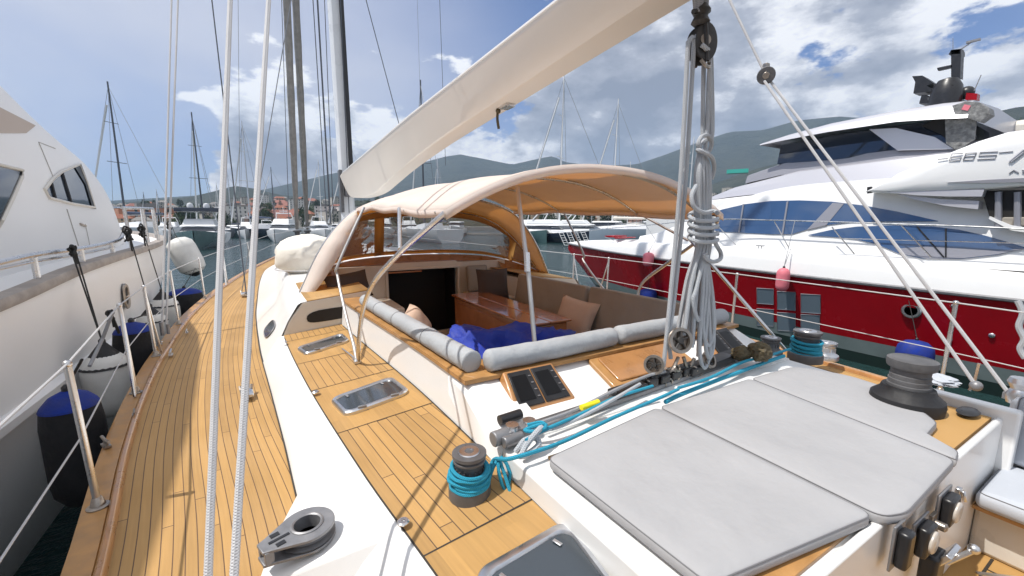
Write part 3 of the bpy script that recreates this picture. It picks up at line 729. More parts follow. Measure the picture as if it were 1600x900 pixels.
car = Vector((2.0, 1.575, PT + .01))
cr = MB()
for k in range(5): cr.obox(car + Vector((-.18 + .11 * k, -.011 + .007 * k, .06)), (.08, .085, .045), rotZ(.06))
cr.obox(car + Vector((.02, 0, .085)), (.40, .05, .02), rotZ(.06)).obox(car + Vector((.42, .02, .05)), (.5, .10, .05), rotZ(.06)).obox(car + Vector((-.35, -.02, .05)), (.25, .08, .04), rotZ(.06))
CAR = cr.build('mainsheet_car', M['blackp'], Y_, bevel=.006)
# ---------------------------------------------------------------- aft cockpit
well = [(.93, .44), (3.10, .44)]
FZ = 1.84
plate('aft_cockpit_sole', [(.86, -2.9), (3.2, -2.9), (3.2, .46), (.86, .46)], FZ - .04, FZ, M['teakp'])
lane = MB()
for k in range(5): lane.box(2.25 + .11 * k, 2.256 + .11 * k, -.6, .34, FZ, FZ + .003)
lane.box(2.2, 2.8, .335, .345, FZ, FZ + .0032).build('sole_seams', M['caulk'], Y_)
MB().obox((2.68, .30, FZ + .004), (.16, .02, .006), rotZ(-.7)).build('sole_hinge', M['alu'], Y_)
plate('aft_bulkhead', [(.90, .425), (3.06, .425), (3.06, .454), (.90, .454)], FZ, 2.44, M['white'], bevel=.010)
plate('aft_bench', [(2.80, -2.5), (3.2, -2.5), (3.2, .424), (2.80, .424)], FZ, 2.085, M['cream'], bevel=.02)
plate('bench_trim', [(2.72, -2.5), (2.82, -2.5), (2.82, .42), (2.72, .42)], 2.085, 2.105, M['edge'], bevel=.004)
plate('aft_coaming_wall', [(3.22, -2.5), (3.34, -2.5), (3.34, .44), (3.22, .44)], FZ, 2.50, M['white'], bevel=.02)
# instruments on the aft bulkhead (facing aft)
def gauge(px, py, w, h, dial=True):
    w *= .78; h *= .85; c = PY(px, py, .40); o = MB().obox(c + Vector((0, -.004, 0)), (w * 1.5, .008, h * 1.25)).build('gauge_plate', M['dalu'], Y_, bevel=.003)
    b = MB().obox(c + Vector((.0, -.024, 0)), (w, .034, h)).build('gauge_body', M['blackp'], o, bevel=.010)
    if dial: MB().lathe([(w * .42, 0), (w * .42, .006), (w * .36, .010), (.001, .010)], c + Vector((0, -.041, 0)), 24, basis((0, -1, 0))).build('dial', M['clock'], b)
gauge(1432, 835, .12, .13); gauge(1470, 790, .12, .13); gauge(1398, 850, .07, .15, False)
kc = PY(1452, 818, .40)
MB().obox(kc + Vector((0, -.006, 0)), (.05, .012, .09)).lathe([(.016, 0), (.016, .03), (.008, .035), (.001, .035)], kc + Vector((0, -.012, .01)), 14, basis((0, -1, 0))).build('ignition_switch', M['tarn'], Y_, bevel=.002)
hc = PY(1492, 770, .40)
MB().obox(hc + Vector((0, -.008, 0)), (.03, .016, .055)).tube([hc + Vector((0, -.02, .02)), hc + Vector((0, -.03, -.02))], .008, 8).build('latch', M['steel'], Y_, bevel=.003)
tc_ = PY(1455, 885, .37)
th = MB().obox(tc_ + Vector((0, .0, 0)), (.10, .05, .13)).build('throttle_box', M['blackp'], Y_, bevel=.012)
MB().tube([tc_ + Vector((.02, -.03, .03)), tc_ + Vector((.06, -.08, .10))], .009, 8).ball(tc_ + Vector((.06, -.08, .105)), .017).build('throttle_lever', M['steel'], th)
MB().obox(PY(1475, 870, .35), (.11, .02, .09), Matrix.Rotation(.5, 3, 'X')).build('placard', M['alu'], th, bevel=.004)
# ---------------------------------------------------------------- stanchions and lifelines
def stanchion(foot, top, double=None, r=.0125):
    foot, top = Vector(foot), Vector(top)
    g = MB().lathe([(.045, 0), (.045, .006), (.03, .012), (.02, .05), (.014, .055)], foot, 16)
    o = MB().tube([foot + Vector((0, 0, .02)), foot.lerp(top, .15) + Vector((0, 0, 0)), top], r, 10).build('stanchion', M['steel'], Y_)
    g.build('stanchion_base', M['tarn'], o)
    MB().ball(top, r * 1.25, 10, 6).build('stanchion_cap', M['steel'], o)
    if double: MB().tube([foot + Vector(double), foot.lerp(top, .93)], r * .8, 8).build('stanchion_brace', M['steel'], o)
PF = [((136, 800), None), ((200, 618), (.02, -.12, .01)), ((228, 560), (.02, .12, .01)), ((278, 508), None), ((320, 468), None), ((377, 443), (.02, -.5, 0)), ((398, 425), (.05, .3, 0))]
tops_p = []
for (px, py), d in PF:
    f_ = PZ(px, py, DZ(6)); f_.z = DZ(f_.y) + .012; f_.x = XO(f_.y) + .05
    t_ = f_ + Vector((-.02, .0, .74)); stanchion(f_, t_, d, .0155); tops_p.append(t_)
tops_p = [Vector((-.40, -.6, 2.75)), Vector((-.72, .8, 2.75))] + tops_p + [Vector((-.1, 16.8, 2.98)), Vector((1.9, 22.1, 3.25))]
def drop(p, h, i): q = p.copy(); q.z -= h; return q
MB().tube(tops_p, .0055, 6).build('lifeline', M['wrope'], Y_)
MB().tube([drop(p, .37, 0) for p in tops_p], .004, 6).build('lifeline', M['wrope'], Y_)
tops_s = [Vector((4.4, -.6, 2.75))]
for (fx, fy), d in (((1572, 612), None), ((1497, 600), None), ((1165, 518), None), ((982, 457), (-.02, .22, 0)), ((922, 446), (0, -.22, 0))):
    f_ = PZ(fx, fy, 2.0 if fy > 500 else 2.1)
    f_.x = 4 - XO(f_.y) - .05; f_.z = DZ(f_.y) + .012
    if fx == 1572: continue
    t_ = f_ + Vector((.02, 0, .76)); stanchion(f_, t_, d, .0155); tops_s.append(t_)
tops_s += [Vector((4.6, 13.5, 2.85)), Vector((2.1, 22.1, 3.25))]
MB().tube(tops_s, .0055, 6).build('lifeline', M['wrope'], Y_)
MB().tube([drop(p, .40, 0) for p in tops_s], .004, 6).build('lifeline', M['wrope'], Y_)
MB().tube([PX(1530, 568, 4.9), PX(1522, 600, 4.9), PX(1515, 610, 4.9)], .012, 8).build('rail_hook', M['steel'], Y_)
# pulpit
MB().tube([(1.2, 21.0, 3.15), (1.7, 22.1, 3.25), (2, 22.6, 3.27), (2.3, 22.1, 3.25), (2.8, 21.0, 3.15)], .018, 8, smooth=4).tube([(1.2, 21, 3.15), (1.25, 21, 2.4)], .016, 8).tube([(2.8, 21, 3.15), (2.75, 21, 2.4)], .016, 8).build('pulpit', M['steel'], Y_)
# ---------------------------------------------------------------- mast, boom, furled sails, rigging
mp = [(.20, 0), (.18, .10), (.10, .20), (0, .24), (-.10, .20), (-.18, .10), (-.20, 0), (-.18, -.14), (-.12, -.2), (.12, -.2), (.18, -.14)]
mo = MB().loft([[Vector((2 + x, 13.3 + y, z)) for x, y in mp] for z in (2.3, 33)], closed=True, cap0=True, cap1=True).build('mast', M['mast'], Y_)
MB().box(2.07, 2.18, 13.0, 13.16, 4.4, 33).build('mast_track', M['blackp'], mo)
MB().lathe([(.24, 0), (.24, .10), (.2, .14)], (2, 13.3, 2.72), 20).build('mast_collar', M['cream'], mo)
MB().box(1.78, 1.86, 12.95, 13.3, 3.7, 4.9).lathe([(.05, 0), (.07, .05), (.07, .12), (.04, .16)], (1.76, 13.1, 3.3), 12).build('mast_fittings', M['gunm'], mo)
for zz in (12, 20): MB().tube([(-.2, 13.0, zz), (2, 13.3, zz), (4.2, 13.0, zz)], .05, 8).build('spreader', M['mast'], mo)
bz_ = curve([(.4, 4.70), (2, 4.62), (3.8, 4.52), (5.4, 4.42), (7, 4.27), (8, 4.14), (9, 4.02), (10.5, 4.0), (12.0, 4.08), (12.9, 4.2)])
bs = []
for y in frange(.55, 12.7, 40):
    b = bz_(y); t = 4.87 - .02 * max(0, y - 6); w = .27; e = 1
    if y > 12.2: e = 1 - (y - 12.2) * .5
    q = [(-w, t), (-w, t - .03), (-w * .97, t - .05), (-w * .72, (t + b) / 2 - .03), (-w * .46, b + .012), (-w * .40, b), (w * .40, b), (w * .46, b + .012), (w * .72, (t + b) / 2 - .03), (w * .97, t - .05), (w, t - .03), (w, t), (w * .5, t + .05), (-w * .5, t + .05)]
    bs.append([Vector((2.03 + x, y, (z - 4.6) * e + 4.6)) for x, z in q])
bm_ = MB().loft(bs, closed=True, cap0=True, cap1=True).build('boom', M['boom'], Y_, smooth=28)
MB().tube([Vector((1.762, y, 4.862 - .02 * max(0, y - 6))) for y in frange(.6, 12.2, 20)], .014, 6).build('boom_edge', M['white'], bm_)
MB().tube([(2.04, 3.8, 4.54), (2.04, 3.81, 4.50), (2.03, 3.80, 4.42), (2.04, 3.79, 4.33)], .014, 8, smooth=4).ball((2.04, 3.8, 4.50), .026).build('boom_lanyard', M['olive'], bm_)
MB().box(2.02, 2.12, 3.6, 3.75, 4.505, 4.53).build('boom_fitting', M['steel'], bm_)
MB().box(1.9, 2.1, 12.6, 13.1, 4.15, 4.7).build('gooseneck', M['gunm'], bm_, bevel=.02)
def furl(a, b, r, name='furled_headsail'):
    a, b = Vector(a), Vector(b); n = 50; pts = [a.lerp(b, k / n) for k in range(n + 1)]
    rad = [r * (.55 + .45 * min(1, k / 6)) * (1 + .06 * math.sin(k * 1.9)) for k in range(n + 1)]
    o = MB().tube(pts, rad, 12).build(name, M['sock'], Y_)
    MB().lathe([(.16, 0), (.18, .05), (.10, .1), (.10, .2), (.18, .25), (.17, .3)], a + Vector((0, 0, -.35)), 16).build('furling_drum', M['gunm'], o)
    return o
furl(PY(480, 358, 22.0), PY(480, 358, 22.0) + (PY(462, 0, 18.0) - PY(480, 358, 22.0)) * 3.0, .125)
furl(PY(464, 358, 20.4), PY(464, 358, 20.4) + (PY(448, 0, 16.6) - PY(464, 358, 20.4)) * 3.0, .12)
def rig(p, q, r, m='wire', name='stay', ext=0.0, ext0=0.0):
    p, q = Vector(p), Vector(q); d = q - p
    return MB().tube([p - d * ext0, q + d * ext], r, 6).build(name, M[m], Y_)
# running backstays, port pair close to the lens, starboard one with its block
sb1 = [Vector((-.155, 1.60, 3.30)), Vector((-.10, 2.03, 4.0))]
def stay_pts(l0, l1, A, B): return [A, B]
a0 = PX(325, 900, -.235); a1 = PX(360, 0, -.10)
b0 = PX(365, 900, -.175); b1 = PX(420, 0, -.005)
for p, q in (((-.160, 1.554, 3.192), (-.1097, 2.033, 3.934)), ((-.088, 1.380, 3.054), (-.0344, 1.702, 3.52))):
    p, q = Vector(p), Vector(q); k = (3.192 if p.y > 1.5 else 3.054) - 2.02; rig(p, q, .0100, 'wrope', 'running_backstay', 12, k / (q.z - p.z))
# quarter lines at the port rail
c0 = PZ(254, 524, 2.06)
for k, (qx) in enumerate((268, 278)):
    rig(c0 + Vector((.03 * k, .05 * k, .05)), PY(qx, 0, 7.6), .011, 'wrope', 'stay', 4)
MB().tube([c0, c0 + Vector((0, 0, .16))], .02, 8).build('turnbuckle', M['dalu'], Y_)
MB().tube([c0 + Vector((.05, .05, 0)), c0 + Vector((.05, .05, .12))], .017, 8).build('turnbuckle', M['dalu'], Y_)
rig(PZ(385, 460, 2.06), PY(331, 0, 10.2), .011, 'dwire', 'stay', 4)
rig(PZ(378, 455, 2.06), PY(455, 0, 9.4), .008, 'wire', 'halyard', 2)
rig(PY(375, 330, 10.5), PY(372, 0, 10.5), .004, 'wire', 'halyard', 2)
for x0, x1, r, pl in ((489, 506, .012, 13), (496, 512, .022, 13), (507, 518, .010, 13), (440, 449, .008, 13), (532, 543, .012, 12.9)):
    rig(PY(x1, 270, pl), PY(x0, 0, pl), r, 'dwire', 'shroud', 3, .32)
rig(PY(629, 215, 13), PY(572, 0, 13), .012, 'dwire', 'shroud', 3, .2)
rig(PY(692, 140, 13), PY(687, 0, 13), .008, 'dwire', 'shroud', 3, .9)
rig(PY(655, 100, 13), PY(652, 0, 13), .004, 'wire', 'halyard', 3, 1.2)
# starboard running backstay
sbk = PX(1197, 118, 4.0)
s_top = PX(1140, 0, 3.86)
rig(sbk, s_top, .011, 'wrope', 'running_backstay', 8)
e1, e2 = PZ(1525, 603, 2.30), PZ(1578, 617, 2.30)
rig(sbk + Vector((-.02, 0, -.05)), e1, .0115, 'wrope', 'running_backstay'); rig(sbk + Vector((.04, 0, -.02)), e2, .0115, 'wrope', 'running_backstay')
Db = basis(ray(1197, 118))
BK = MB().lathe([(.07, -.028), (.075, -.02), (.05, 0), (.075, .02), (.07, .028)], sbk, 20, Db).build('backstay_block', M['gunm'], Y_)
MB().lathe([(.03, -.035), (.03, .035)], sbk, 12, Db).obox(sbk + Vector((-.01, 0, .055)), (.05, .04, .09)).build('block_cheek', M['tarn'], BK, bevel=.004)
MB().ball(e1, .035).obox(e2, (.1, .05, .04)).build('backstay_deck_eye', M['dalu'], Y_)
MB().lathe([(.05, 0), (.06, .05), (.04, .09), (.06, .13), (.05, .16)], PZ(1590, 630, 2.3), 16).build('deck_roller', M['alu'], Y_)
# ================================================================ loose gear on the yacht
from mathutils import noise as MN
def offset(poly, d):
    n = len(poly); out = []
    ar = sum(poly[i][0] * poly[(i + 1) % n][1] - poly[(i + 1) % n][0] * poly[i][1] for i in range(n))
    s = 1 if ar > 0 else -1
    for i in range(n):
        a, b, c = (Vector(poly[(i - 1) % n][:2]), Vector(poly[i][:2]), Vector(poly[(i + 1) % n][:2]))
        e1 = (b - a).normalized(); e2 = (c - b).normalized()
        n1 = Vector((-e1.y, e1.x)) * s; n2 = Vector((-e2.y, e2.x)) * s
        m = (n1 + n2); m = m / max(.4, m.length ** 2) * 2 if m.length > 1e-6 else n1
        out.append((b.x + m.x * d, b.y + m.y * d))
    return out
def fillet(poly, r, k=5):
    n = len(poly); out = []
    for i in range(n):
        rr = r[i] if isinstance(r, (list, tuple)) else r
        a, b, c = (Vector(poly[(i - 1) % n]), Vector(poly[i]), Vector(poly[(i + 1) % n]))
        u = (a - b); v = (c - b); rr = min(rr, u.length * .45, v.length * .45); p = b + u.normalized() * rr; q = b + v.normalized() * rr
        for j in range(k + 1):
            t = j / k; out.append(tuple((p * (1 - t) + b * t) * (1 - t) + (b * (1 - t) + q * t) * t))
    return out
def cushion(name, poly, z0, z1, m, parent=None, f=lambda p: p, r=.02, piping=True, puff=.012, label=None, cat='cushion', group=None):
    P = poly; h = z1 - z0; n = len(P)
    cx = sum(p[0] for p in P) / n; cy = sum(p[1] for p in P) / n
    rings = [(offset(P, r), z0), (offset(P, r * .3), z0 + h * .12), (P, z0 + h * .35), (P, z1 - h * .35), (offset(P, r * .3), z1 - h * .14), (offset(P, r), z1)]
    L = [[f(Vector((x, y, z))) for x, y in q] for q, z in rings]
    top = offset(P, r)
    for t in (.9, .75, .5, .25, .02):
        L.append([f(Vector((cx + (x - cx) * t, cy + (y - cy) * t, z1 + puff * (1 - t ** 4)))) for x, y in top])
    o = MB().loft(L, closed=True, cap0=True, cap1=True).build(name, m, parent, smooth=60)
    if piping:
        pts = [f(Vector((x, y, z1 - h * .10))) for x, y in offset(P, r * .35)]
        MB().tube(pts, .0022, 5, closed=True).build('piping', M['pipe'], o)
    if label: tag(o, label, cat, group)
    return o
g_ = 'sunbed mattresses on the aft deck'
ZM = PT + .015
cushion('sunbed_mattress', fillet([(.872, 1.235), (1.60, 1.325), (1.622, 1.30), (1.60, .44), (.905, .545)], .04), ZM, ZM + .042, M['mattress'], r=.010, puff=.003, label='largest light grey sunbed mattress, the one nearest the blue-roped port winch', cat='mattress', group=g_)
cushion('sunbed_mattress', fillet([(1.628, 1.305), (1.65, 1.325), (2.415, 1.315), (2.262, .41), (1.70, .39), (1.605, .425)], .04), ZM, ZM + .043, M['mattress'], r=.010, puff=.003, label='middle light grey sunbed mattress, jutting out over the cockpit bulkhead instruments', cat='mattress', group=g_)
cushion('sunbed_mattress', fillet([(2.421, 1.315), (2.88, 1.30), (3.0, 1.05), (2.95, .80), (2.63, .555), (2.44, .54), (2.37, .425), (2.268, .41)], [.04, .08, .08, .08, .03, .02, .03, .01]), ZM, ZM + .041, M['mattress'], r=.010, puff=.003, label='narrow light grey sunbed mattress cut out round the big covered winch', cat='mattress', group=g_)
# bolsters on the cockpit coaming
def bolster(pts, r, label, group='tubular bolsters on the cockpit coaming'):
    pts = crom([Vector(p) for p in pts], 8); n = len(pts)
    pts = crom(pts, 3); n = len(pts)
    rad = [r * math.sqrt(max(.12, 1 - max(0, 1 - min(i, n - 1 - i) / 2.6) ** 2.2)) * (1 + .018 * math.sin(i * .53) + .03 * MN.noise(Vector((i * .35, r, pts[0].x)))) for i in range(n)]
    o = MB().tube(pts, rad, 20).build('bolster', M['bolster'], None, smooth=60); tag(o, label, 'bolster', group)
    return o
BR = .062
pl_ = [(.885, 1.96, 2.65), (.872, 2.1, 2.65), (.845, 2.5, 2.65), (.812, 3.0, 2.65), (.765, 3.6, 2.65), (.73, 4.15, 2.65)]
bo1 = bolster(pl_, BR, 'long pale grey bolster lying along the port coaming of the cockpit')
for y, x in ((2.55, .842), (3.15, .800), (3.62, .763)):
    st = MB().tube([Vector((x + (BR + .003) * math.cos(a), y, 2.65 + (BR + .003) * math.sin(a))) for a in frange(-.6, 3.7, 14)], .0016, 4)
    st.build('bolster_seam', M['pipe'], bo1)
bolster([(.945, 1.925, 2.655), (1.4, 1.925, 2.655), (1.91, 1.945, 2.655)], BR, 'pale grey bolster on the aft coaming just ahead of the twin instrument displays')
bolster([(1.93, 1.95, 2.655), (2.5, 1.95, 2.655), (3.12, 1.95, 2.655)], BR, 'pale grey bolster on the aft coaming behind the hanging mainsheet ropes')
# seat cushions and backrests
cushion('seat_cushion', fillet([(2.64, 2.12), (3.05, 2.12), (3.12, 5.2), (2.64, 5.2)], .03), 1.95, 2.05, M['taupe'], label='long taupe seat cushion on the starboard cockpit bench beside the table', group='cockpit seat cushions')
cushion('seat_cushion', fillet([(.96, 2.12), (1.36, 2.12), (1.36, 5.15), (.90, 5.15)], .03), 1.95, 2.05, M['taupe'], label='taupe seat cushion on the port cockpit bench, mostly under the blue canvas', group='cockpit seat cushions')
def backrest(p0, p1, h, t, m, lab, lean=.25, name='back_cushion', group='taupe backrests of the starboard cockpit bench', cat='cushion', zb=2.06, inward=None):
    p0, p1 = Vector(p0), Vector(p1); u = (p1 - p0).normalized(); L = (p1 - p0).length
    w = Vector((0, 0, 1)); nrm = Vector((-u.y, u.x, 0))
    up = (w * math.cos(lean) + nrm * -math.sin(lean)); dn = up.cross(u)
    return cushion(name, fillet([(0, 0), (L, 0), (L, h), (0, h)], .04), 0, t, m, f=lambda q: p0 + u * q.x + up * q.y - dn * (q.z), r=.02, puff=.015, label=lab, cat=cat, group=group)
backrest((2.85, 2.15, 2.05), (2.83, 3.40, 2.05), .68, .11, M['taupe'], 'taupe backrest cushion at the aft end of the starboard bench, right of the beige pillow', lean=.17)
backrest((2.83, 3.44, 2.05), (2.79, 4.85, 2.05), .67, .11, M['taupe'], 'taupe backrest cushion further forward on the starboard bench, left of the beige pillow', lean=.17)
def pillow(c, w, h, t, M3, m, lab, name='pillow', group='scatter pillows in the cockpit'):
    g = MB(); n = 12; c = Vector(c); top = []; bot = []
    for i in range(n + 1):
        a = []; b = []
        for j in range(n + 1):
            u, v = 2 * i / n - 1, 2 * j / n - 1
            e = (1 - u ** 4) * (1 - v ** 4); pin = 1 - .07 * (1 - abs(u) ** 2) * abs(v) ** 3 - .0; pin2 = 1 - .07 * (1 - abs(v) ** 2) * abs(u) ** 3
            z = t / 2 * e ** .55 * (1 + .12 * MN.noise(Vector((u * 1.7, v * 1.7, c.x * 3))))
            a.append(c + M3 @ Vector((u * w / 2 * pin2, v * h / 2 * pin, z))); b.append(c + M3 @ Vector((u * w / 2 * pin2, v * h / 2 * pin, -z)))
        top.append(a); bot.append(b)
    g.loft(top).loft(bot)
    o = g.build(name, m, None, smooth=70, merge=.0005); return tag(o, lab, 'pillow', group)
def orient(nrm, up=(0, 0, 1), roll=0):
    z = Vector(nrm).normalized(); y = (Vector(up) - z * Vector(up).dot(z)).normalized(); x = y.cross(z)
    return Matrix((x, y, z)).transposed() @ rotZ(roll)
pillow((2.76, 3.42, 2.36), .50, .48, .15, orient((-1, -.30, .45), roll=-.10), M['beige'], 'square beige-pink pillow leaning between the two starboard backrests')
pillow(PZ(655, 512, 2.34) + Vector((0, .1, 0)), .42, .36, .20, orient((.7, -.55, .55), roll=.3), M['beige'], 'small pale beige pillow peeping over the port coaming bolster')
pillow(PY(770, 445, 5.05), .46, .46, .12, orient((-.2, -1, .25)), M['brown'], 'dark brown square pillow against the forward bulkhead, starboard of the companionway')
pillow(PY(545, 445, 5.4) + Vector((0, 0, -.02)), .55, .36, .14, orient((.25, -1, .4), roll=.1), M['brown'], 'dark brown pillow in the port forward corner below the sprayhood')
backrest((2.62, 5.98, 2.3), (2.98, 5.98, 2.3), .42, .09, M['taupe'], 'tall taupe backrest in the forward starboard corner of the cockpit', lean=-.15, group='forward backrests')
MB_ = MB()
# lumpy things
def lump(name, c, r, m, seed=0, amp=.12, fr=2.0, M3=None, flat=0, parent=None, seg=36, rings=22, power=1.0):
    g = MB(); c = Vector(c); L = []
    for i in range(rings + 1):
        th = math.pi * i / rings; q = []
        for k in range(seg):
            ph = 2 * math.pi * k / seg
            d = Vector((math.sin(th) * math.cos(ph), math.sin(th) * math.sin(ph), -math.cos(th)))
            s = Vector([math.copysign(abs(x) ** power, x) for x in d])
            n = 1 + amp * MN.fractal(d * fr + Vector((seed, seed * 1.7, 0)), 1.0, 2.0, 4) + amp * .6 * (1 - abs(MN.noise(d * fr * 1.6 + Vector((seed, 9, 3)))) * 3)
            p = Vector((s.x * r[0], s.y * r[1], s.z * r[2])) * n
            if flat and p.z < -flat: p.z = -flat
            if M3 is not None: p = M3 @ p
            q.append(c + p)
        L.append(q)
    g.loft(L, closed=True)
    return g.build(name, m, parent, smooth=60, merge=.0005)
bcv = lump('folded_canvas_cover', (1.66, 2.95, 2.20), (.66, .48, .27), M['bluec'], 3.3, .26, 2.3, rotZ(-.1), flat=.16, power=.85, seg=72, rings=44)
tag(bcv, 'crumpled royal blue canvas cover heaped in the cockpit beside the table', 'canvas cover')
MB().loft([[Vector((1.2 + .5 * i / 9, 2.72 + .4 * i / 9 + .2 * j, 2.40 - .05 * (j - 1) ** 2 + .02 * math.sin(i * 1.7 + j))) for j in range(3)] for i in range(10)]).build('cover_fold', M['bluec'], bcv)
lr = lump('liferaft_cover', (.50, 7.6, 2.86), (.50, .52, .34), M['ccover'], 1.2, .07, 1.9, rotZ(.3), flat=.28, power=.92)
tag(lr, 'rounded cream canvas cover over a liferaft on the coachroof left of the sprayhood', 'liferaft cover')
MB().tube([Vector((.50 + .52 * math.cos(a), 7.6 + .54 * math.sin(a), 2.66)) for a in frange(0, 6.28, 30)], .008, 5).build('cover_cord', M['wrope'], lr)
o1 = lump('winch_handle_cover', PZ(1160, 552, 2.52), (.09, .06, .045), M['olive'], 2, .2, 2.0, rotZ(.2)); tag(o1, 'crumpled olive leather cover beside the mainsheet track, closer to the ropes', 'cover', 'olive leather covers')
o2 = lump('winch_handle_cover', PZ(1186, 549, 2.54), (.10, .07, .055), M['olive'], 6, .2, 2.0, rotZ(.5)); tag(o2, 'humped olive leather cover beside the mainsheet track, next to the black winch', 'cover', 'olive leather covers')
# aft cockpit seat cushions
cushion('bench_cushion', fillet([(2.69, -2.4), (3.16, -2.4), (3.16, .42), (2.69, .415)], .04), 2.105, 2.19, M['seat'], r=.03, puff=.01, label='silver grey seat cushion on the aft cockpit bench at the right edge', group='aft cockpit cushions')
backrest((3.20, .41, 2.19), (3.20, -1.9, 2.19), .36, .08, M['seat'], 'upright silver grey backrest on the aft cockpit bench', lean=-.10, group='aft cockpit cushions')
# ---------------------------------------------------------------- mainsheet: upper block, falls, lower blocks
Yp = 1.60
def P(px, py, d=0): return PY(px, py, Yp + d)
R0 = .0125
ms = thing('mainsheet_tackle', 'grey mainsheet tackle of blocks and rope falls hanging from the boom to the track', 'rope tackle', (2.1, 1.6, 2.55))
ub = P(1096, 68)
MB().tube([P(1088, -30), P(1092, 20)], .028, 10).tube([P(1102, -30), P(1098, 22)], .028, 10).build('boom_strop', M['grope'], ms)
MB().lathe([(.03, -.05), (.05, -.03), (.035, 0), (.05, .03), (.03, .06)], P(1095, 26), 12).tube([P(1083, 18), P(1108, 17)], .013, 8).build('swivel', M['dblock'], ms)
B = MB()
Dv = orient((-.45, -1, .1))
for k, sc_, dz in ((-1.2, .95, .0), (-.4, 1.0, -.01), (.4, .92, .012), (1.2, 1.0, -.005)):
    B.lathe([(.001, -.010), (.068, -.010), (.080, -.006), (.066, 0), (.080, .006), (.068, .010), (.001, .010)], ub + Dv @ Vector((k * .006, dz, k * .026)), 24, Dv @ Matrix.Diagonal(Vector((.80 * sc_, 1.30 * sc_, 1))))
for k in (-1, 1):
    B.tube([ub + Dv @ Vector((.012 * k, -.11, k * .038)), ub + Dv @ Vector((0, .02, k * .046)), ub + Dv @ Vector((0, .12, k * .030)), ub + Dv @ Vector((.004, .16, 0))], .012, 7, smooth=3)
B.build('upper_block', M['dblock'], ms)
MB().tube([ub + Vector((-.035, -.03, -.10)), ub + Vector((-.01, -.05, -.135)), ub + Vector((.03, -.04, -.125)), ub + Vector((.045, -.02, -.09))], .010, 7, smooth=4).build('becket', M['tarn'], ms)
MB().lathe([(.03, -.045), (.03, .045)], ub, 14, Dv).build('block_pin', M['tarn'], ms)
def rp(pts, name='rope_fall', r=R0, m='rope', par=ms, k=6):
    return MB().tube(crom([Vector(p) for p in pts], k), r, 8).build(name, M[m], par)
rp([P(1082, 58), P(1076, 66), P(1074, 90), P(1062, 300), P(1038, 560), P(1033, 575)])
rp([P(1092, 52), P(1086, 62), P(1083, 90), P(1070, 300), P(1053, 470), P(1045, 525), P(1048, 560)])
rp([P(1100, 88, .02), P(1099, 130, .02), P(1098, 212, .02)])
rp([P(1106, 60), P(1109, 90), P(1107, 140), P(1105, 200), P(1101, 240)])
rp([P(1100, 62), P(1108, 72), P(1111, 90), P(1113, 205), P(1106, 218), P(1098, 222), P(1093, 230), P(1098, 240)])
rp([P(1096, 70, -.04), P(1103, 76, -.05), P(1108, 90, -.03), P(1110, 180), P(1112, 215)])
# coiled tail hitched to the falls
ck = thing('coiled_rope', 'thick hank of grey rope hung in long loops from the mainsheet falls', 'rope coil', tuple(P(1095, 400)))
rng = random.Random(4)
def rq(pts, name='rope_loop', r=R0, k=6): return MB().tube(crom([Vector(p) for p in pts], k), r, 8).build(name, M['rope'], ck)
rq([P(1096, 236, -.03), P(1091, 226, -.04), P(1096, 214, -.04), P(1106, 212, -.03), P(1112, 222, 0), P(1108, 236, .03), P(1098, 240, .02), P(1090, 234, -.03), P(1100, 238, -.06), P(1112, 246, -.05), P(1116, 262, 0), P(1112, 280, .02)], 'hitch')
nst = 12
for i in range(nst):
    a = 2 * math.pi * i / nst; ox, oy = 14 * math.cos(a), .035 * math.sin(a)
    x0 = 1098 + ox * .75; lo = rng.uniform(430, 560); sp = rng.uniform(-30, 12)
    if sp < -10: lo = rng.uniform(520, 560)
    rq([P(1097 + ox * .35, 244 + rng.uniform(-4, 6), oy * .5 - .01), P(x0, 275, oy - .01), P(x0 + 2 * math.sin(i), 340, oy * .8 - .01), P(1099 + ox * .7, 385, oy * .7 - .01), P(1092 + ox * 1.1 + sp * .35, 440, oy - .01), P(1088 + ox * 1.3 + sp, lo, oy - .01)])
for i, (xa, xb, lo) in enumerate(((1095, 1106, 575), (1100, 1113, 540), (1104, 1112, 560), (1085, 1097, 500))):
    rq([P(1100, 400, -.05), P(xa + 3, 450, -.06), P(xa - 2, lo - 30, -.06), P((xa + xb) / 2, lo, -.06), P(xb + 3, lo - 28, -.05), P(xb, 460, -.05), P(1104, 400, -.05)], 'hanging_loop')
for j in range(4):       # wrapping turns
    z = 333 + j * 11; pts = []
    for k in range(15):
        a = 2 * math.pi * k / 14; pts.append(P(1099 + 22 * math.cos(a), z + 6 * math.sin(a) * -1 + k * .6, .075 * -math.sin(a) * -1 - .01))
    rq(pts, 'whipping_turn', R0, 3)
rq([P(1088, 290, -.06), P(1081, 305, -.07), P(1084, 322, -.08), P(1098, 332, -.09), P(1112, 330, -.07)], 'whipping_turn')
rq([P(1112, 360, -.04), P(1118, 380, -.05), P(1126, 395, -.04), P(1125, 405, -.05), P(1114, 409, -.07), P(1104, 404, -.08), P(1100, 396, -.08)], 'hanging_loop')
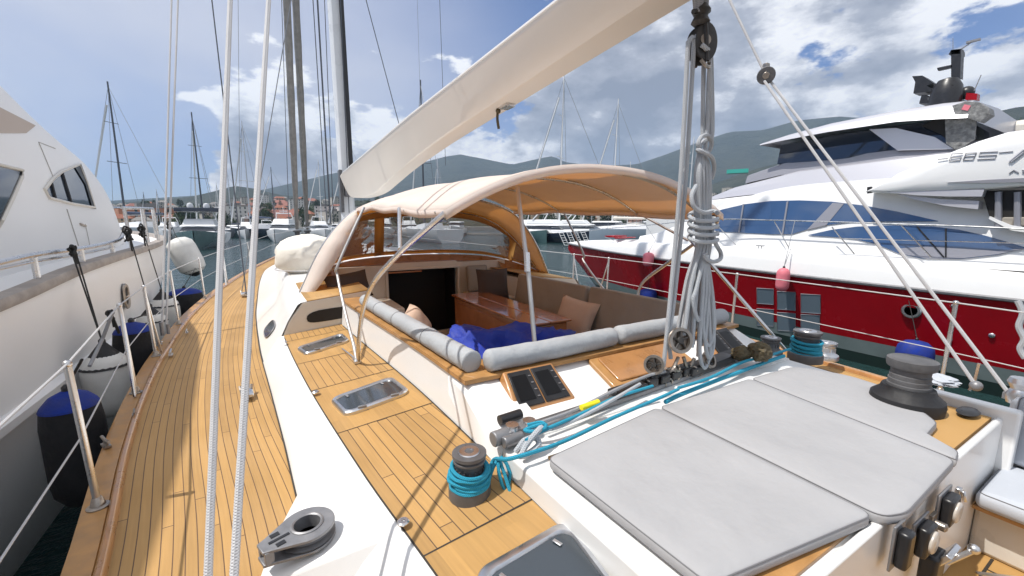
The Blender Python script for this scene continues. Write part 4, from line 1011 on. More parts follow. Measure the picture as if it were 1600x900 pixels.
# lower blocks
def ringblock(c, r, nrm, name='lower_block'):
    Dm = orient(nrm)
    o = MB().lathe([(r * .74, -.012), (r * .98, -.013), (r * 1.0, -.007), (r * .9, 0), (r * 1.0, .007), (r * .98, .013), (r * .74, .012), (r * .70, 0), (r * .74, -.012)], c, 30, Dm).build(name, M['tarn'], ms)
    h = MB().lathe([(.001, -.012), (r * .24, -.012), (r * .30, 0), (r * .24, .012), (.001, .012)], c, 14, Dm)
    for k in range(5):
        a = 2 * math.pi * k / 5 + .3; h.tube([c + Dm @ Vector((r * .2 * math.cos(a), r * .2 * math.sin(a), 0)), c + Dm @ Vector((r * .8 * math.cos(a), r * .8 * math.sin(a), 0))], r * .085, 6)
    h.build('block_hub', M['dblock'], o)
    return o
ringblock(P(1063, 532, -.05), .078, (-.35, -1, .25)); ringblock(P(1022, 570, -.04), .058, (-1, -.55, .2)); ringblock(P(1108, 562, -.04), .055, (.1, -1, .5))
lk = MB()
for a, b in (((1060, 558), (1050, 580)), ((1068, 558), (1075, 582)), ((1026, 588), (1032, 600)), ((1040, 575), (1062, 596)), ((1085, 560), (1070, 590)), ((1055, 570), (1080, 595)), ((1100, 578), (1085, 595))):
    lk.tube([P(*a, -.03), P(*b, -.04)], .011, 7)
for px, py in ((1050, 583), (1062, 590), (1075, 583), (1084, 578), (1035, 600), (1045, 596), (1058, 575)):
    lk.lathe([(.018, -.007), (.026, 0), (.018, .007), (.014, 0), (.018, -.007)], P(px, py, -.05), 12, orient((random.uniform(-1, 1), -1, random.uniform(-.5, 1))))
lk.build('shackle_cluster', M['tarn'], ms)
# blue and grey control lines along the track
def top_rope(pts, r, m, lab, name='control_line', group='control lines along the mainsheet track', k=6):
    o = MB().tube(crom([Vector(p) for p in pts], k), r, 8).build(name, M[m], None); return tag(o, lab, 'rope', group)
def onz(px, py, z): return PZ(px, py, z)
top_rope([W1 + Vector((.085, -.01, .07)), W1 + Vector((.13, .03, .10)), onz(800, 716, 2.47), onz(880, 690, 2.47), onz(960, 652, 2.48), onz(1030, 622, 2.50), onz(1060, 608, 2.50)], .0085, 'blrope', 'blue line running from the small port winch along the near side of the track')
top_rope([onz(822, 688, 2.50), onz(850, 672, 2.50), onz(905, 648, 2.50), onz(960, 622, 2.51), onz(1020, 603, 2.52)], .008, 'blrope', 'blue line leading from the black end fitting to the mainsheet car')
top_rope([onz(1060, 606, 2.50), onz(1110, 590, 2.50), onz(1160, 566, 2.50), onz(1200, 556, 2.50), onz(1235, 545, 2.47)], .009, 'blrope', 'blue line along the starboard half of the track, upper of the pair')
top_rope([onz(1040, 628, 2.47), onz(1060, 618, 2.46), onz(1100, 602, 2.46), onz(1150, 583, 2.46), onz(1205, 563, 2.46), onz(1225, 556, 2.46)], .012, 'blrope', 'blue line along the starboard half of the track, lower and thicker one')
top_rope([onz(845, 660, 2.50), onz(900, 640, 2.50), onz(960, 610, 2.52), onz(1010, 588, 2.53), onz(1040, 580, 2.55)], .009, 'grope', 'grey rope beside the track passing the yellow tape')
top_rope([onz(832, 672, 2.49), onz(870, 668, 2.48), onz(930, 640, 2.5), onz(1000, 600, 2.53)], .009, 'rope', 'pale flecked rope tail crossing the track by the yellow tape')
top_rope([onz(806, 706, 2.45), onz(812, 698, 2.47), onz(820, 688, 2.49), onz(836, 684, 2.49), onz(842, 694, 2.47), onz(830, 706, 2.45), onz(816, 712, 2.45), onz(822, 696, 2.48), onz(838, 676, 2.52), onz(846, 668, 2.52)], .013, 'rope', 'knotted pale rope at the port end of the track')
top_rope([onz(824, 664, 2.52), onz(846, 660, 2.53), onz(852, 668, 2.52), onz(836, 674, 2.52), onz(820, 672, 2.51), onz(842, 664, 2.53), onz(854, 664, 2.52)], .008, 'blrope', 'small bunch of blue cord tied at the port end of the track')
yt = MB().tube([onz(908, 637, 2.512), onz(935, 628, 2.512)], .014, 10).build('tape_wrap', M['yellow'], None); tag(yt, 'bright yellow sleeve wrapped round the ropes at the track', 'rope sleeve')
# turns of blue rope on the winches
def coil(c, r, z0, z1, n, rr, lab, tail=None):
    pts = []; rg = random.Random(int(c[0] * 100))
    for k in range(n * 14):
        a = 2 * math.pi * k / 14; t = k / (n * 14)
        pts.append(Vector(c) + Vector(((r + .006 * math.sin(t * 20) + (.012 if t > .6 else 0) * rg.random()) * math.cos(a), (r + .006 * math.sin(t * 17)) * math.sin(a), z0 + (z1 - z0) * (1 - abs(2 * t - 1)) + .004 * rg.random() + .008 * math.sin(a))))
    if tail: pts += [Vector(p) for p in tail]
    o = MB().tube(pts, rr, 7, smooth=2).build('winch_rope', M['blrope'], None); return tag(o, lab, 'rope', 'blue ropes wound on the winches')
coil(W1, .074, .045, .125, 9, .0078, 'turquoise blue rope wound round the near port winch with its end looped beside it', [W1 + Vector((.10, -.02, .10)), W1 + Vector((.15, .0, .12)), W1 + Vector((.17, -.04, .06)), W1 + Vector((.13, -.07, .01)), W1 + Vector((.11, -.05, .09)), W1 + Vector((.13, -.02, .12)), W1 + Vector((.14, -.09, .02)), W1 + Vector((.13, -.11, .0))])
coil(W2, .095, .05, .17, 8, .011, 'turquoise blue rope wound round the distant starboard winch')
gc = lump('folded_cover', PZ(1462, 592, 2.33), (.10, .10, .03), M['seat'], 5, .25, 2.2); tag(gc, 'small grey cloth folded on the deck behind the big covered winch', 'cloth')
# mooring line hanging at the right edge
ml = MB().tube(crom([PX(1590, 470, 5.0), PX(1598, 490, 5.0), PX(1592, 510, 5.0), PX(1600, 530, 5.0), PX(1594, 545, 5.0), PX(1602, 560, 5.0)], 6), .02, 8).build('mooring_rope', M['rope'], None); tag(ml, 'pale rope hank tied to the starboard lifeline at the right edge', 'rope')
# ---------------------------------------------------------------- fenders
def fender(c, r, h, body, cap, label, hang, tilt=None, rope='blk', cone=None, name='fender', group='fenders between the hulls', tip=False):
    c = Vector(c); D = tilt if tilt is not None else Matrix.Identity(3)
    t = thing(name, label, 'fender', tuple(c), group)
    pr = [(.03 * r / .2, -h / 2), (r * .6, -h * .46), (r * .92, -h * .36), (r, -h * .22), (r, h * .22), (r * .92, h * .36), (r * .6, h * .46), (.03, h / 2)]
    if cap:
        MB().lathe([p for p in pr if p[1] <= h * .37] + [(r * .92, h * .375)], c, 24, D).build('fender_body', M[body], t)
        MB().lathe([(r * .94, h * .365), (r * .86, h * .40), (r * .61, h * .46), (.03, h * .505)], c, 24, D).build('fender_cap', M[cap], t)
    else:
        MB().lathe(pr, c, 24, D).build('fender_body', M[body], t)
    topp = c + D @ Vector((0, 0, h / 2))
    if cone:
        MB().lathe([(r * 1.02, h * .28), (r * .75, h * .40), (r * .2, h * .62), (.02, h * .66)], c, 22, D).build('fender_cone', M[cone], t); topp = c + D @ Vector((0, 0, h * .64))
    MB().lathe([(.012, 0), (.03, .02), (.03, .05), (.012, .07)], topp - Vector((0, 0, .02)), 10).build('fender_eye', M['blackp'], t)
    if tip: MB().lathe([(.03, -h * .56), (r * .25, -h * .54), (r * .80, -h * .40), (r * .60, -h * .38)], c, 20, D).build('fender_tip', M['rubber'], t)
    if hang:
        for q in hang: MB().tube([topp + Vector((0, 0, .03)), Vector(q)], .0075, 6).build('fender_line', M[rope], t)
    return t
xg = -1.52
F1 = PX(121, 700, -1.36)
fender(F1, .170, .88, 'fblack', 'fblue', 'biggest black fender with a bright blue collar, nearest at the yacht quarter', [PX(128, 562, -1.0)])
fender(PX(170, 600, -1.62), .20, .7, 'vinylw', None, 'white fender under a black rubber cone, hanging by the near black ropes', [PX(118, 392, -1.86), PX(110, 388, -1.86)], cone='rubber')
fender(PX(213, 556, -1.45), .18, .78, 'fblack', 'fblue', 'wide black fender with blue shoulders hung by the doubled stanchion', [PX(232, 490, -1.5)])
fender(PX(240, 520, -1.66), .19, .62, 'vinylw', None, 'white fender under a dark cone, second behind the stanchions', [PX(200, 358, -1.88)], cone='rubber')
fender(PX(258, 495, -1.75), .22, .70, 'vinylw', None, 'white fender under a dark cone, third behind the stanchions', [PX(222, 356, -1.88)], cone='rubber')
fender(PX(291, 478, -1.62), .30, .72, 'fblack', 'fblue', 'round black fender with a blue top, farthest one beside the port rail', [PX(306, 418, -1.9)])
fd = fender(PX(291, 400, -2.1), .33, 1.05, 'vinylw', None, 'big tilted white fender hanging from the bow rail of the white motor yacht', [PX(268, 352, -2.2)], tilt=Matrix.Rotation(-.35, 3, Vector((.3, 1, 0))), tip=True)
# ================================================================ white motor yacht to port
LC = -4.75
LB = thing('motor_yacht', 'large white motor yacht close alongside to port with black-roped fenders', 'motor yacht', (LC, 4, 0))
LX = curve([(-10, -1.87), (4, -1.86), (8.5, -1.87), (10, -1.90), (11.3, -2.02), (12.5, -2.28), (14, -2.85), (15.5, -3.65), (16.8, -4.70)])
def lm(p): return Vector((2 * LC - p[0], p[1], p[2]))
LZ = curve([(-10, 2.35), (0, 2.58), (4.7, 2.79), (6.3, 2.90), (9.5, 2.99), (11.2, 3.03), (17, 3.2)])
secs = []
for y in frange(-10, 16.8, 70):
    x = LX(y); z = LZ(y); k = max(0, min(1, (y - 9) / 7.8)); w = lambda d: min(x - d, x) if x - d > LC else LC
    q = [(x, y, z), (x - .005, y, z - .3), (max(LC, x - .03 - .3 * k), y, 2.2), (max(LC, x - .05 - .6 * k), y, 1.93), (max(LC, x + .015 - .6 * k), y, 1.90), (max(LC, x + .01 - .6 * k), y, 1.83), (max(LC, x - .11 - .7 * k), y, 1.79), (max(LC, x - .35 - 1.2 * k), y, .7), (max(LC, x - .7 - 1.8 * k), y, -.3)]
    q = [Vector(p) for p in q]; secs.append(q + [lm(p) for p in reversed(q)])
MB().loft(secs, cap0=True).build('hull', M['lwhite'], LB)
cr = []
dkk = []
for y in frange(-10, 16.7, 70):
    x = LX(y); z = LZ(y)
    cr.append([Vector((x + .03, y, z - .05)), Vector((x + .045, y, z + .0)), Vector((x + .03, y, z + .04)), Vector((x - .09, y, z + .045)), Vector((x - .10, y, z - .06))])
    dkk.append([Vector((x - .05, y, z - .03)), Vector((2 * LC - x + .05, y, z - .03))])
gr = mat('weathered_rubbing_strake', (.34, .30, .27), .6, noise=5, var=.3)
MB().loft(cr).build('cap_rail', gr, LB); MB().loft([[lm(p) for p in q] for q in cr]).build('cap_rail', gr, LB)
MB().loft(dkk).build('foredeck', M['lwhite'], LB)
# superstructure: inclined planar side
def HS(y, z): return -2.42 - .15 * (z - 3.0) - (.055 * max(0, y - 9.3) ** 2)
HT = curve([(-10, 7.0), (2, 6.8), (4, 6.6), (5.6, 6.2), (6.8, 5.75), (7.6, 5.22), (8.3, 4.90), (9.0, 4.66), (10.0, 4.40), (11.0, 4.0), (11.9, 3.55), (12.7, 3.10)])
secs = []
for y in frange(-10, 12.6, 90):
    t = HT(y); z0 = 2.55
    q = []
    for z in (z0, z0 + (t - z0) * .4, z0 + (t - z0) * .75, t - .14 * min(1, (t - z0) / .6)): q.append(Vector((max(LC + .2, HS(y, z)), y, z)))
    x = q[-1].x; q += [Vector((x - .05, y, t - .04)), Vector((x - .2, y, t + .01)), Vector((min(x - .3, LC + .1) if False else (x + LC) / 2, y, t + .10)), Vector((LC, y, t + .13))]
    secs.append(q + [lm(p) for p in reversed(q[:-1])])
MB().loft(secs, cap0=True, cap1=True).build('superstructure', M['lwhite'], LB, smooth=35)
def onH(px, py, off=.006):          # where a sight line meets the inclined cabin side
    r = Vector(ray(px, py)).normalized(); hi = .5
    while hi < 40 and r[0] * hi > HS(r[1] * hi, CH + r[2] * hi): hi += .05
    lo = hi - .05
    for _ in range(30):
        m_ = (lo + hi) / 2; p = (r[0] * m_, r[1] * m_, CH + r[2] * m_)
        if p[0] > HS(p[1], p[2]): lo = m_
        else: hi = m_
    return Vector((p[0] + off, p[1], p[2]))
def win(pxs, name, m, par, off=.008, rim=None):
    p = [onH(*q, off) for q in pxs]; n = len(p); c = sum(p, Vector()) / n
    o = MB().add(p + [c], [(i, (i + 1) % n, n) for i in range(n)]).build(name, m, par, smooth=0)
    if rim: MB().tube([q + Vector((.004, 0, 0)) for q in p], .02, 6, closed=True).build('window_frame', rim, o)
    return o
win([(-40, 250), (0, 258), (33, 266), (32, 276), (18, 308), (0, 345), (-40, 420)], 'window', M['glass'], LB, rim=M['cream'])
win([(68, 296), (80, 280), (95, 268), (122, 257), (134, 285), (146, 324), (110, 318), (75, 309)], 'window', M['glass'], LB, rim=M['cream'])
for a, b in (((78, 286), (84, 309)), ((95, 270), (109, 316))): MB().tube([onH(*a, .014), onH(*b, .014)], .018, 6).build('window_mullion', M['blackp'], LB)
win([(115, 262), (124, 255), (137, 290), (148, 327), (142, 325), (131, 288)], 'window_edge', M['blackp'], LB, .02)
# flybridge overhang, door outline, latch
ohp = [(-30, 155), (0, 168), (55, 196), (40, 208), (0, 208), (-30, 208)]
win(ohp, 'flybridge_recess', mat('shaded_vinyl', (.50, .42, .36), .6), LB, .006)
def line(pts, r, m, name, off=.004): MB().tube([onH(*q, off) for q in pts], r, 5).build(name, m, LB)
jn = mat('joint_line', (.36, .34, .32), .6)
line([(60, 222), (86, 232)], .006, jn, 'panel_joint', .002); line([(60, 222), (82, 275)], .006, jn, 'panel_joint', .002)
line([(104, 327), (122, 384)], .008, jn, 'panel_joint', .002); line([(133, 350), (140, 384)], .005, jn, 'panel_joint', .002)
line([(124, 350), (132, 353)], .018, M['tarn'], 'cabin_latch', .012)
line([(188, 363), (191, 372), (197, 378)], .012, M['tarn'], 'cabin_latch', .02)
# handrail along the side deck
def onR(px, py): return PX(px, py, -1.93)
MB().tube([onR(-60, 424), onR(0, 410), onR(60, 397), onR(130, 388), onR(180, 377), onR(190, 370), onR(196, 357)], .024, 8, smooth=4).build('hand_rail', M['steel'], LB)
MB().tube([onR(-20, 424)] + [onR(x, y) for x, y in ((50, 409), (126, 397), (178, 386))], .014, 8).build('hand_rail', M['steel'], LB)
for xt, yt, xb, yb in ((52, 402, 61, 447), (126, 390, 132, 425), (174, 380, 179, 410)): MB().tube([onR(xt, yt), onR(xb, yb)], .026, 8).build('rail_post', M['steel'], LB)
for px, py in ((205, 384), (232, 378), (248, 374)):
    b = PX(px, py, -1.96); b.z = LZ(b.y) + .03
    MB().tube([b, b + Vector((-.02, 0, .62))], .024, 8).build('bow_rail_post', M['steel'], LB)
bt = []
for y in frange(8.6, 16.6, 20): bt.append(Vector((LX(y) - .12, y, LZ(y) + .66)))
MB().tube(bt, .022, 8).build('bow_rail', M['steel'], LB)
for y in (12.2, 13.6, 14.8, 15.9): MB().tube([Vector((LX(y) - .12, y, LZ(y))), Vector((LX(y) - .12, y, LZ(y) + .66))], .022, 8).build('bow_rail_post', M['steel'], LB)
# hawse hole with frame and cleat; coils of black rope on the rail
hw = PX(195, 463, -1.87)
hp_ = rrect(0, 0, .24, .36, .10, 6)
V = [[hw + Vector((.015, x, z)) for x, z in hp_], [hw + Vector((.03, x, z)) for x, z in rrect(0, 0, .22, .34, .1, 6)], [hw + Vector((.03, x, z)) for x, z in rrect(0, 0, .15, .26, .07, 6)], [hw + Vector((.016, x, z)) for x, z in rrect(0, 0, .14, .25, .07, 6)]]
ho_ = MB().loft(V, closed=True).build('hawse_frame', M['tarn'], LB)
MB().add([hw + Vector((.017, x, z)) for x, z in rrect(0, 0, .15, .26, .07, 6)], [tuple(range(28))]).build('hawse_hole', M['dark'], ho_)
MB().obox(hw + Vector((.025, 0, 0)), (.02, .15, .02)).build('hawse_bar', M['steel'], ho_)
def knot(c, s, lab):
    g = MB(); rg = random.Random(int(c[1] * 10)); pts = []; s *= .62
    for k in range(26):
        a = k * 1.15; q = rg.uniform(.5, 1.25); pts.append(Vector(c) + Vector((.06 * s * math.cos(a * 1.3) + .02, .13 * s * q * math.sin(a), .15 * s * q * math.cos(a * .8))))
    pts += [Vector(c) + Vector((.03, .05 * s, -.22 * s)), Vector(c) + Vector((.03, .07 * s, -.42 * s))]
    o = g.tube(pts, .012, 6, smooth=3).build('rope_hitch', M['blk'], None); tag(o, lab, 'rope knot', 'black rope hitches on the motor yacht rail'); return o
knot(PX(109, 392, -1.86), .55, 'black rope hitch on the motor yacht handrail, nearest the camera')
knot(PX(197, 365, -1.86), 1.0, 'black rope hitch where the motor yacht handrail turns up')
knot(PX(219, 360, -1.88), 1.0, 'black rope hitch on the first bow rail post of the motor yacht')
knot(PX(262, 352, -2.0), .9, 'black rope hitch above the tilted white bow fender')
knot(PX(168, 492, -1.6), .55, 'black rope knot hanging in the air beside the stanchion tops')
r_ = MB().tube([PX(176, 488, -1.35), PX(160, 530, -1.45), PX(140, 572, -1.45)], .014, 6).build('fender_lanyard', M['grope'], None); tag(r_, 'short grey lanyard leading from the rope knot down to the big black fender', 'rope')
r_ = MB().tube([PX(174, 492, -1.45), PX(186, 520, -1.5)], .014, 6).build('fender_lanyard', M['blk'], None); tag(r_, 'short black lanyard leading from the rope knot behind the stanchion', 'rope')
# ================================================================ red motor yacht to starboard
RC = 14.3
RB = thing('motor_yacht', 'red-hulled white motor yacht moored to starboard with blue tinted windows', 'motor yacht', (RC, 4, 0))
def rm(p): return Vector((2 * RC - p[0], p[1], p[2]))
RX = curve([(-9, 11.75), (2, 11.66), (5, 11.68), (8, 11.85), (11, 12.25), (14, 12.92), (16.5, 13.65), (18.4, 14.3)])
RW = curve([(-9, 12.2), (3, 12.25), (6, 12.35), (9, 12.65), (12, 13.25), (14.5, 13.95), (15.8, 14.3)])
def RZ(y): return 1.93 + .012 * max(0, y) + .05 * max(0, (y - 14) / 4.4)
RT = curve([(-9, 2.35), (0, 2.42), (3.5, 2.56), (6.2, 2.66), (10, 2.66), (14, 2.56), (17, 2.4), (18.4, 2.25)])
def rsec(y):
    x = RX(y); w = RW(min(y, 15.8)); z = RZ(y)
    if y > 15.8: k = (y - 15.8) / 2.6; zb = k * 1.9
    else: zb = -.4
    return x, w, z, zb
ysr = frange(-9, 18.4, 80)
red = []; grey = []; whitep = []; rub = []
for y in ysr:
    x, w, z, zb = rsec(y)
    def P2(h):        # hull surface point at height h
        if y > 15.8:
            t = max(0, min(1, (h - zb) / max(.05, z - zb))); return Vector((RC + (x - RC) * t ** .8, y, max(h, zb)))
        t = max(0, (h + .4) / (z + .4)); return Vector((w + (x - w) * t ** 1.15, y, h))
    hs = [.62, .9, 1.3, 1.7, z]
    a = [P2(h) for h in hs]; red.append(a + [rm(p) for p in reversed(a)])
    g = [P2(h) for h in (-.4, .1, .28)] ; grey.append([P2(.28), P2(.62)] ); whitep.append([p for p in g])
    T = RT(y)
    rub.append([Vector((x, y, z)), Vector((x - .05, y, z + .02)), Vector((x - .06, y, z + .06)), Vector((x - .0, y, z + .09))])
MB().loft(red, cap0=True).build('hull', M['red'], RB)
for f in (lambda p: p, rm):
    MB().loft([[f(p + Vector((-.004, 0, 0))) for p in q] for q in grey]).build('boot_stripe', M['boot'], RB)
    MB().loft([[f(p) for p in q] for q in whitep]).build('bottom_paint', M['dgreen'], RB)
    MB().loft([[f(p) for p in q] for q in rub]).build('rub_rail', M['dalu'], RB)
wh = []
for y in ysr:
    x = RX(y); z = RZ(y) + .07; T = RT(y); k = min(1, (RC - x) / 1.2)
    q = [Vector((x - .01 * k, y, z)), Vector((x + .02 * k, y, z + (T - z) * .5)), Vector((x + .07 * k, y, T - .06)), Vector((x + .12 * k, y, T - .01)), Vector((x + .22 * k, y, T + .01)), Vector((x + .30 * k, y, T - .04)), Vector((x + .5 * k, y, T - .06)), Vector((x + .9 * k, y, T - .03))]
    q.append(Vector((RC, y, T + .06)))
    wh.append(q + [rm(p) for p in reversed(q[:-1])])
MB().loft(wh, cap0=True).build('deck', M['white'], RB)
# cabin: side plane x = 12.25 leaning inboard, roofline as seen
def RS(y, z): return 12.15 + .22 * (z - 2.6) + .045 * max(0, y - 6.5) ** 2
RH = curve([(-9, 4.3), (0, 4.42), (3, 4.40), (5, 4.42), (6.6, 4.36), (8, 4.05), (9.3, 3.62), (10.6, 3.22), (12.2, 2.85), (13.2, 2.68)])
secs = []
for y in frange(-2.2, 13.2, 60):
    T = RH(y); q = []
    for t in (0, .3, .6, .88): z = 2.5 + (T - 2.5) * t; q.append(Vector((min(RC - .1, RS(y, z)), y, z)))
    x = q[-1].x; q += [Vector((min(RC - .08, x + .08), y, T - .02)), Vector((min(RC - .05, x + .3), y, T + .03)), Vector((RC, y, T + .12))]
    secs.append(q + [rm(p) for p in reversed(q[:-1])])
MB().loft(secs, cap0=True, cap1=True).build('cabin', M['white'], RB)
def onS(px, py, F, off=-.02):
    r = Vector(ray(px, py)).normalized(); hi = 5
    while hi < 60 and r[0] * hi < F(r[1] * hi, CH + r[2] * hi): hi += .05
    lo = hi - .05
    for _ in range(30):
        m_ = (lo + hi) / 2; p = (r[0] * m_, r[1] * m_, CH + r[2] * m_)
        if p[0] < F(p[1], p[2]): lo = m_
        else: hi = m_
    return Vector((p[0] + off, p[1], p[2]))
def swin(pxs, name, m, par, F, off=-.02, rim=None, rr=.02):
    p = [onS(*q, F, off) for q in pxs]; n = len(p); c = sum(p, Vector()) / n
    o = MB().add(p + [c], [(i, (i + 1) % n, n) for i in range(n)]).build(name, m, par, smooth=0)
    if rim: MB().tube([q + Vector((-.003, 0, 0)) for q in p], rr, 6, closed=True).build('window_frame', rim, o)
    return o
w1 = [(1083, 352), (1105, 336), (1130, 327), (1165, 319), (1205, 314), (1250, 313), (1300, 315), (1350, 321), (1400, 330), (1466, 346), (1400, 346), (1340, 346), (1300, 350), (1262, 358), (1235, 366), (1190, 366), (1110, 360), (1080, 358)]
def fanwin(pxs_top, pxs_bot, name, m, par, F, off):
    a = [onS(*q, F, off) for q in pxs_top]; b = [onS(*q, F, off) for q in pxs_bot]
    return MB().loft([[p, p.lerp(q, .5), q] for p, q in zip(a, b)]).build(name, m, par, smooth=0)
W_ = fanwin([(1080, 352), (1105, 336), (1130, 327), (1165, 319), (1205, 314), (1250, 313), (1300, 315), (1350, 321), (1400, 330), (1466, 345)],
       [(1078, 358), (1105, 360), (1130, 362), (1165, 364), (1205, 366), (1238, 366), (1280, 353), (1330, 347), (1395, 346), (1467, 346)], 'window', M['bglass'], RB, RS, -.03)
for a, b in (((1163, 319), (1156, 363)), ((1232, 315), (1224, 366)), ((1116, 332), (1112, 360))):
    MB().tube([onS(*a, RS, -.045), onS(*b, RS, -.045)], .025, 6).build('window_mullion', M['dsilver'], W_)
MB().add([onS(*q, RS, -.04) for q in ((1302, 317), (1320, 318), (1292, 352), (1262, 359))], [(0, 1, 2, 3)]).build('window_post', M['dsilver'], W_)
W2_ = fanwin([(1264, 367), (1300, 359), (1340, 354), (1400, 352), (1460, 354), (1500, 359), (1540, 368), (1575, 378), (1602, 386)],
       [(1264, 368), (1300, 370), (1340, 374), (1372, 382), (1405, 396), (1440, 404), (1500, 405), (1560, 398), (1603, 388)], 'window', M['bglass'], RB, RS, -.03)
for a, b in (((1434, 354), (1476, 402)), ((1479, 357), (1479, 402))): MB().tube([onS(*a, RS, -.045), onS(*b, RS, -.045)], .014, 6).build('window_mullion', M['blackp'], W2_)
W3_ = fanwin([(1405, 388), (1450, 385), (1500, 388), (1560, 392), (1600, 388)], [(1407, 396), (1450, 404), (1500, 404), (1560, 397), (1601, 389)], 'window_lower', M['dsilver'], W2_, RS, -.036)
# flybridge wing
def RFw(y, z): return 11.95
WG = [(1350, 300), (1385, 283), (1400, 272), (1440, 256), (1480, 240), (1530, 220), (1575, 206), (1640, 198), (1720, 196), (1720, 292), (1640, 292), (1600, 291), (1540, 296), (1480, 299), (1400, 302)]
pw = [onS(*q, RFw, 0) for q in WG]
wing = []
for k, (d, e) in enumerate(((0, .0), (.03, -.0), (.35, .02))): pass
n = len(pw)
def wingf(dx): return [p + Vector((dx, 0, 0)) for p in pw]
c0 = sum(pw, Vector()) / n
ring = [wingf(0)]; 
shr = lambda s, dx: [c0 + (p - c0) * s + Vector((dx, 0, 0)) for p in pw]
wl = [shr(.0, -.10), shr(.5, -.10), shr(.9, -.07), shr(.97, -.03), shr(1, .05), shr(1, 2.3)]
FW = MB().loft(wl, closed=True).build('flybridge_wing', M['white'], RB, smooth=45)
FW2 = MB().loft([[rm(p) for p in q] for q in wl], closed=True).build('flybridge_wing', M['white'], RB, smooth=45)
# underside grey vent shape and mouldings
def RFo(y, z): return 11.82
def flat(pxs, name, m, par, X, th=.02):
    p = [PX(*q, X) for q in pxs]; n = len(p)
    return MB().add(p + [q + Vector((th, 0, 0)) for q in p], [tuple(range(n)), tuple(reversed(range(n, 2 * n)))] + [(i, (i + 1) % n, n + (i + 1) % n, n + i) for i in range(n)]).build(name, m, par, smooth=0)
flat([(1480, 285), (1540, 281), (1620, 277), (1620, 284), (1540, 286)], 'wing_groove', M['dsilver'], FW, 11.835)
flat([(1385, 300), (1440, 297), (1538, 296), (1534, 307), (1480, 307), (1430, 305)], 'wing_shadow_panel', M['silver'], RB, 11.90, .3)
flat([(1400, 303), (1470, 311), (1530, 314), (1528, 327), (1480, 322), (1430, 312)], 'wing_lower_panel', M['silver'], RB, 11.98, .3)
# aft bulwark sweeping down under the wing, salon opening behind
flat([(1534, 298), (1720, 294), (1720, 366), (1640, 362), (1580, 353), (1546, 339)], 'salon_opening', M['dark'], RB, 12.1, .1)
flat([(1545, 342), (1546, 338), (1580, 352), (1640, 361), (1720, 365), (1720, 372), (1640, 369), (1580, 360)], 'side_bulwark', M['white'], RB, 12.0, .12)
sal = MB(); a_ = PX(1530, 300, 12.9); b_ = PX(1720, 360, 12.9)
pass
for px in (1560, 1590): MB().tube([PX(px, 300, 12.06), PX(px, 356, 12.06)], .05, 8).build('salon_post', M['dsilver'], RB)
for px in (1575, 1603): MB().obox(PX(px, 346, 12.07), (.05, .16, .16)).build('salon_chair', M['taupe'], RB, bevel=.04)
# model numbers in outlined strokes and the first letters of the maker's mark, as on the wing
def strokes(lines, r, m, name, par, X): 
    g = MB()
    for l in lines: g.tube([PX(*q, X) for q in l], r, 4)
    return g.build(name, m, par)
lc = M['dsilver']
def quad(x, y, w, h, sl=4): return [(x + sl, y - h), (x + sl + w, y - h - w * .08), (x + w, y - w * .08), (x, y)]
def glyph(x0, w, uv): return [(x0 + u * w + 4.5 * v, 251.5 - (x0 + u * w - 1482) * .05 - v * 11) for u, v in uv]
six = [glyph(1483, 17, [(1, 1), (0, 1), (0, 0), (1, 0), (1, .5), (0, .5)])]
eight = [glyph(1505, 16, [(0, 0), (0, 1), (1, 1), (1, 0), (0, 0)]), glyph(1505, 16, [(0, .5), (1, .5)])]
five = [glyph(1527, 28, [(1, 1), (0, 1), (0, .5), (1, .5), (1, 0), (0, 0)])]
rules = [[(1465, 249), (1481, 247.5)], [(1561, 238.5), (1583, 236.5)]]
strokes(six + eight + five + rules, .009, lc, 'model_number', FW, 11.838)
strokes([[(1577, 271), (1584, 266), (1591, 270)], [(1597, 266), (1606, 265.5), (1598, 270), (1608, 269.5)]], .014, lc, 'maker_lettering', FW, 11.838)
strokes([[(1577, 253), (1600, 234)], [(1580, 253.5), (1600, 238)]], .02, M['silver'], 'wing_handrail', FW, 11.83)
# hull windows, portholes, discharge fittings
def hullx(y, z):
    x, w, zz, zb = rsec(y); t = max(0, (z + .4) / (zz + .4)); return w + (x - w) * t ** 1.15
HW_ = mat('hull_window_glass', (.13, .17, .21), .25, coat=.3)
def hw_(px, py): return onS(px, py, hullx, -.012)
for (xa, ya, w, h) in ((1183, 450, 26, 24), (1183, 482, 26, 26), (1215, 455, 28, 28), (1215, 488, 28, 28), (1252, 459, 30, 29), (1252, 491, 29, 29)):
    q = [(xa, ya), (xa + w, ya + w * .07), (xa + w, ya + h + w * .07), (xa, ya + h)]
    p = [hw_(*s) for s in q]
    o = MB().add(p, [(0, 1, 2, 3)]).build('hull_window', HW_, RB, smooth=0); MB().tube(p, .012, 5, closed=True).build('window_rim', M['dsilver'], o)
pc = hw_(1424, 485); MB().lathe([(.15, -.01), (.17, .0), (.15, .02), (.11, .02), (.11, 0)], pc, 26, basis((-1, 0, 0))).build('porthole_rim', M['steel'], RB)
MB().lathe([(.11, .006), (.001, .006)], pc, 26, basis((-1, 0, 0))).build('porthole_glass', M['dark'], RB)
for px, py in ((1491, 478), (1484, 530), (1484, 546), (1550, 524)):
    MB().lathe([(.045, 0), (.045, .01), (.03, .02), (.001, .02)], hw_(px, py), 14, basis((-1, 0, 0))).build('skin_fitting', M['steel'], RB)
